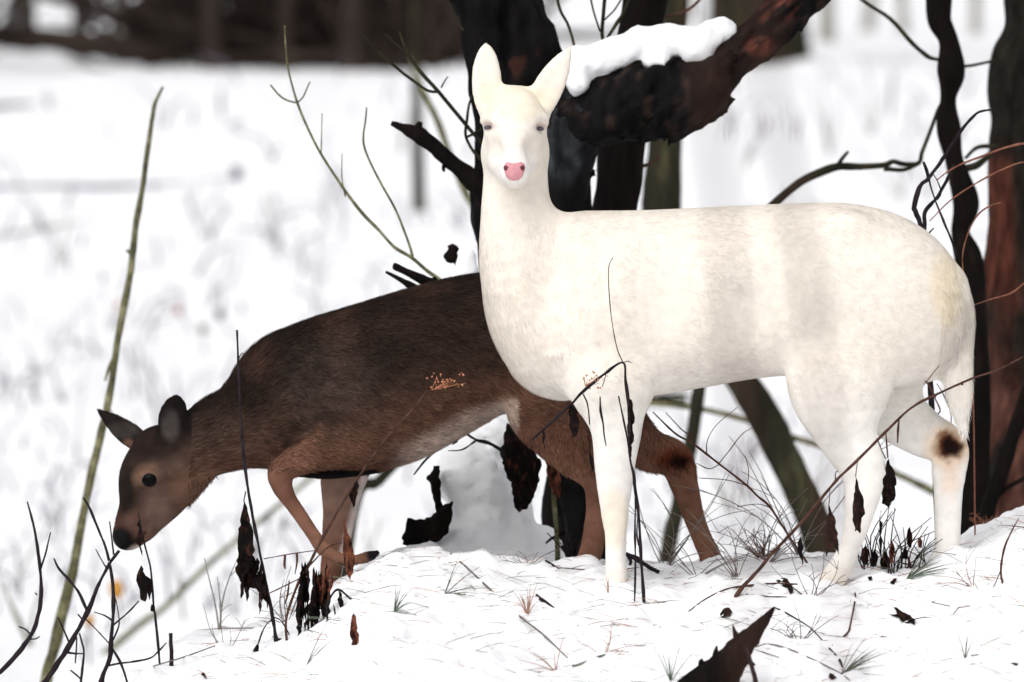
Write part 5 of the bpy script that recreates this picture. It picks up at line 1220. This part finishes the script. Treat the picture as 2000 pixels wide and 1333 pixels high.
# pine needles and grass blades scattered on the bank, uncountable
def scatter(name, label, n, seed, mat, lo=.012, hi=.06, up=.35, region=None, wmul=1.0):
    r = np.random.default_rng(seed); V = []; F = []
    x = r.uniform(-.72, 1.25, n); Y = r.uniform(-1.6, .55, n)
    if region is not None: x = r.normal(region[0], region[2], n); Y = r.normal(region[1], region[3], n)
    cl = vnoise(np.stack([x * 4, Y * 4, np.zeros(n)], -1), seed); keep = cl + r.uniform(-.6, .6, n) > -.25; x, Y = x[keep], Y[keep]
    z = ground(x, Y); L = r.uniform(lo, hi, len(x)); a = r.uniform(0, 6.283, len(x)); el = r.uniform(-.05, up, len(x)); w = r.uniform(.00035, .0008, len(x)) * wmul
    d = np.stack([np.cos(a), np.sin(a), el], -1); bd = r.normal(0, .18, (len(x), 3)); bd[:, 2] = -np.abs(bd[:, 2]) * .3
    for i in range(len(x)):
        p0 = np.array([x[i], Y[i], z[i] + .0015]); p1 = p0 + d[i] * L[i] * .5 + [0, 0, .001]; p2 = p0 + (d[i] + bd[i]) * L[i]
        p2[2] = max(p2[2], float(z[i]) - .004)
        b = len(V); s = np.array([0, 0, w[i]]); t = np.cross(d[i], [0, 0, 1]); t = t / (np.linalg.norm(t) + 1e-9) * w[i]
        V += [p0 - s, p0 + s + t, p1 + s, p1 - s - t, p2]; F += [(b, b + 1, b + 2, b + 3), (b + 3, b + 2, b + 4)]
    o = obj(name, np.array(V), F, M[mat], smooth=False, origin=(0.2, -.4, 0)); tag(o, label, "litter", kind="stuff")
scatter("pine_needles", "rust coloured pine needles scattered over the snow bank", 900, 3, 'needle_rust', .015, .075)
scatter("grass_blades", "grey-green grass blades lying on the snow bank", 800, 4, 'needle_green', .025, .11)
scatter("twig_litter", "fine dark twigs and bits of bark strewn over the snow bank", 90, 6, 'brown_twig', .03, .16, .25, wmul=1.7)
def tuft(label, px, py, ang, n, L, seed, mat='needle_green', sp=.35):
    g = ground_hit(px, py); r = random.Random(seed); mb = MB(); k = kk(g[1])
    for i in range(n):
        a = ang + r.gauss(0, sp); l = L * k * r.uniform(.5, 1.1); d = np.array([math.cos(a), r.uniform(-.3, .3), math.sin(a)])
        mb.tube([g + [0, 0, -.003], g + d * l * .5 + [0, 0, .003], g + d * l], [.0011, .0009, .0003], 4, 2)
    return tag(mb.build("grass_tuft", M[mat], origin=g), label, "grass")
tuft("dark green grass tuft on the snow right of the rotten wood", 1642, 1318, .55, 14, 100, 3)
tuft("green needle tuft on the snow between the white deer's hind hooves", 1770, 1130, .45, 16, 95, 4)
tuft("grey-green grass tuft fanning out left of centre on the bank", 868, 1160, .1, 12, 85, 5, sp=.5)
tuft("fine grass tuft on the bank below the lifted foreleg", 598, 1300, .6, 12, 95, 6)
tuft("yellowish grass tuft beside the long twig on the snow", 1030, 1200, 1.7, 12, 60, 7, 'needle_rust', .5)
tuft("yellow straw at the white deer's front hoof", 1188, 1158, 1.55, 4, 36, 8, 'needle_rust', .2)
tuft("pale grass tuft on the bank right of the lifted foreleg", 770, 1195, 1.1, 10, 60, 9, sp=.6)
tuft("sparse dark grass sprig at the bottom right", 1885, 1285, 1.7, 5, 50, 10, sp=.6)
tuft("sparse reddish grass at the foreground below the front hoof", 1085, 1310, 2.2, 7, 70, 11, 'needle_rust', .7)
tuft("thin upright grass left of the foreground rotten wood", 1310, 1330, 1.4, 7, 90, 12, sp=.35)

# weeds standing out of focus on the slope behind
bw = random.Random(91)
def back_weed(px, py, h, label, mat, seed, n=3, leafc=None, r0=2.2, spread=.35):
    g = ground_hit(px, py); k = kk(g[1]); r = random.Random(seed)
    root = thing("slope_weed", label, "weed", g, "weeds on the slope behind"); mb = MB(); tip = None
    for i in range(n):
        l = h * k * r.uniform(.6, 1.05); a = r.gauss(0, spread); c = r.uniform(-.3, .3); p = [g - [0, 0, .02]]
        for j in range(1, 5): t = j / 4; p.append(g + np.array([(a * t + c * t * t) * l, r.uniform(-.02, .02), l * t * (1 - .12 * abs(a))]))
        mb.tube(p, np.linspace(r0, r0 * .4, 5) * k, 5, 2); tip = p[-1] if tip is None else tip
        if r.random() < .6: s = p[3]; mb.tube([s, s + np.array([r.uniform(-.3, .3), 0, .25]) * l * .6], [r0 * .5 * k, r0 * .25 * k], 4, 1)
    mb.build("stem", M[mat], root)
    if leafc:
        rr = leafc[1] * k; V = []; m = 10
        for q in range(m): th = 6.283 * q / m; V.append(tip + np.array([math.cos(th) * rr * .8 * r.uniform(.85, 1.1), .3 * rr * math.sin(2 * th), math.sin(th) * rr * r.uniform(.85, 1.1)]))
        V.append(tip + np.array([0, -.25 * rr, 0])); V.append(tip + np.array([0, .1 * rr, 0]))
        F = [(q, (q + 1) % m, m) for q in range(m)] + [((q + 1) % m, q, m + 1) for q in range(m)]; obj("leaf", np.array(V), F, M[leafc[0]], root)
for i, a in enumerate([
    (236, 1225, 85, "weed with one orange round leaf low on the left behind the shrubs", 'pale_stem', ('yellow_leaf', 20)), (170, 1260, 60, "weed with a dull yellow leaf behind the slanting shrub", 'green_stem', ('yellow_leaf', 13)),
    (62, 1262, 145, "stout yellowish weed stalk at the far left bottom", 'green_stem', None), (208, 640, 76, "small weed with a yellow-brown leaf left of the tall sapling", 'pale_stem', ('flower', 9)),
    (376, 650, 70, "small weed with a tan leaf right of the tall sapling", 'pale_stem', ('flower', 9)), (456, 660, 70, "small weed with a brown seed head left of the brown deer's withers", 'pale_stem', ('dead_leaf', 11)), (400, 690, 60, "small weed with an olive seed head above the brown deer's ears", 'pale_stem', ('green_stem', 11)),
    (310, 840, 175, "grey forked weed rising above the brown deer's near ear", 'lav_stem', None), (330, 860, 215, "slim pale weed rising between sapling and ears", 'pale_stem', None),
    (455, 352, 22, "dark tuft on the upper snow slope at left", 'lav_stem', ('lav_stem', 15)), (300, 375, 30, "low grey tuft on the upper slope behind the tall sapling", 'lav_stem', None), (95, 215, 40, "small grey weed near the top of the left slope", 'lav_stem', None),
    (640, 700, 300, "thin pale weed above the brown deer's withers", 'pale_stem', None), (60, 780, 260, "faint pale weed at the left edge", 'pale_stem', None), (150, 900, 260, "faint pale weed left of the tall sapling", 'pale_stem', None),
    (330, 1180, 140, "grey weed below the brown deer's jaw", 'lav_stem', None), (430, 1230, 170, "pale weed behind the big hanging leaf", 'pale_stem', None), (360, 1210, 300, "slim olive weed under the brown deer's jaw", 'green_stem', None), (500, 1180, 200, "pale weed beneath the brown deer's throat", 'pale_stem', None),
    (20, 1150, 300, "faint olive weed at the lower left edge", 'green_stem', None), (545, 480, 130, "faint grey weed on the middle of the left slope", 'pale_stem', None), (1450, 330, 120, "faint pale weed right of the olive trunk", 'pale_stem', None), (1700, 260, 160, "faint branching weed left of the winding trunk", 'pale_stem', None), (1620, 300, 200, "faint pale weed above the white deer's hips", 'pale_stem', None),
    (1760, 385, 140, "faint pale weed just above the white deer's rump", 'pale_stem', None), (780, 300, 130, "faint weed beside the thin olive tree", 'pale_stem', None), (1590, 960, 110, "faint pale weed under the white deer's thigh", 'pale_stem', None), (1430, 1000, 150, "faint olive weed between the deers' hind legs", 'green_stem', None),
    (120, 520, 120, "faint drooping weed on the left slope", 'pale_stem', None), (720, 1080, 110, "faint weed behind the brown deer's front legs", 'pale_stem', None)]):
    back_weed(a[0], a[1], a[2], a[3], a[4], 300 + i, n=1 if a[5] or a[2] > 250 else 3, leafc=a[5], r0=3.4 if 'stout' in a[3] else 2.2)
stem_thing("slanting_sapling", "blurred green sapling slanting left of the white deer's neck", "sapling", [[(1010, 700, 8), (960, 480, 8), (925, 402, 8), (910, 378, 8), (878, 302, 7), (856, 240, 7), (834, 195, 6), (815, 150, 5), (800, 110, 3)]], 7.0, M['green_stem'], 6)
plant("log_or_shade_bar", "dark blurred log lying far behind the white deer's belly", "log", 20, 'olive_bark', [[(1235, 782, 13), (1290, 780, 14), (1345, 777, 12)]], to_ground=False, sides=8)
def slope_brush():
    # faint dead grass and twig ends over the slope, denser in patches
    r = random.Random(17); V = MB()
    for i in range(3000):
        px = r.uniform(-1200, 2700); py = 150 + 1150 * r.random() ** .8
        if vnoise(np.array([[px * .008, py * .012, .5]]), 9)[0] + r.uniform(-.4, .4) < .05: continue
        g = ground_hit(px, py)
        if g[1] < 4: continue
        k = kk(g[1]); L = r.uniform(14, 95) * k; a = r.gauss(0, .5); b = r.uniform(-.5, .5)
        p = [g - [0, 0, .01], g + np.array([a * L * .4, 0, L * .55]), g + np.array([(a + b) * L, r.uniform(-.1, .1), L * r.uniform(.6, .95)])]
        w = r.uniform(1.2, 3.4) * k; V.tube(p, [w, w * .8, w * .4], 4, 1)
    o = V.build("slope_brush", M['lav_stem'], origin=(0, 20, 0)); tag(o, "faint blurred dead grass scattered over the snowy slope behind", "grass", kind="stuff")
slope_brush()
def slope_log_or_shade(label, px0, py0, px1, py1, r, mat, seed):
    a, b = ground_hit(px0, py0), ground_hit(px1, py1); k = kk((a[1] + b[1]) / 2); mb = MB(); m = (a + b) / 2; m[2] = gz(m[0], m[1])
    mb.tube([a, m, b], [r * k, r * k * .9, r * k * .5], 8, 5, .25, seed, 6); tag(mb.build("log_or_shade_bar", M[mat]), label, "log")
slope_log_or_shade("long grey bar standing in for a shadow streak on the snow at left", -120, 372, 330, 362, 8, 'lav_stem', 3)  # added lavender bar imitates a shadow streak along the snow ridge
slope_log_or_shade("thin grey bar continuing the shadow streak on the upper snow slope at left", 330, 362, 470, 345, 5, 'lav_stem', 4)  # right end of the same snow shadow, again an added bar
slope_log_or_shade("faint grey branch lying on the snow at the far left", -60, 222, 70, 205, 7, 'lav_stem', 5)
slope_log_or_shade("faint pale branch lying on the left slope below the grey shadow bar", -40, 470, 190, 428, 4, 'pale_stem', 6)
# two slender saplings close to the camera, far out of focus
for L, lab in (([(1475, 2800, 10), (1462, 1333, 9.5), (1436, 740, 9), (1410, 400, 9), (1375, 100, 8), (1340, -300, 7), (1310, -900, 4)], "faint blurred sapling stem close to the camera, left of two across the white deer's flank"),
               ([(1680, 2800, 12), (1650, 1333, 11), (1605, 740, 11), (1550, 400, 10), (1495, 100, 9), (1440, -300, 7), (1380, -900, 4)], "faint blurred sapling stem close to the camera, right of two across the white deer's flank")):
    plant("near_sapling", lab, "sapling", -13.0, 'brown_twig', [L], sides=6)
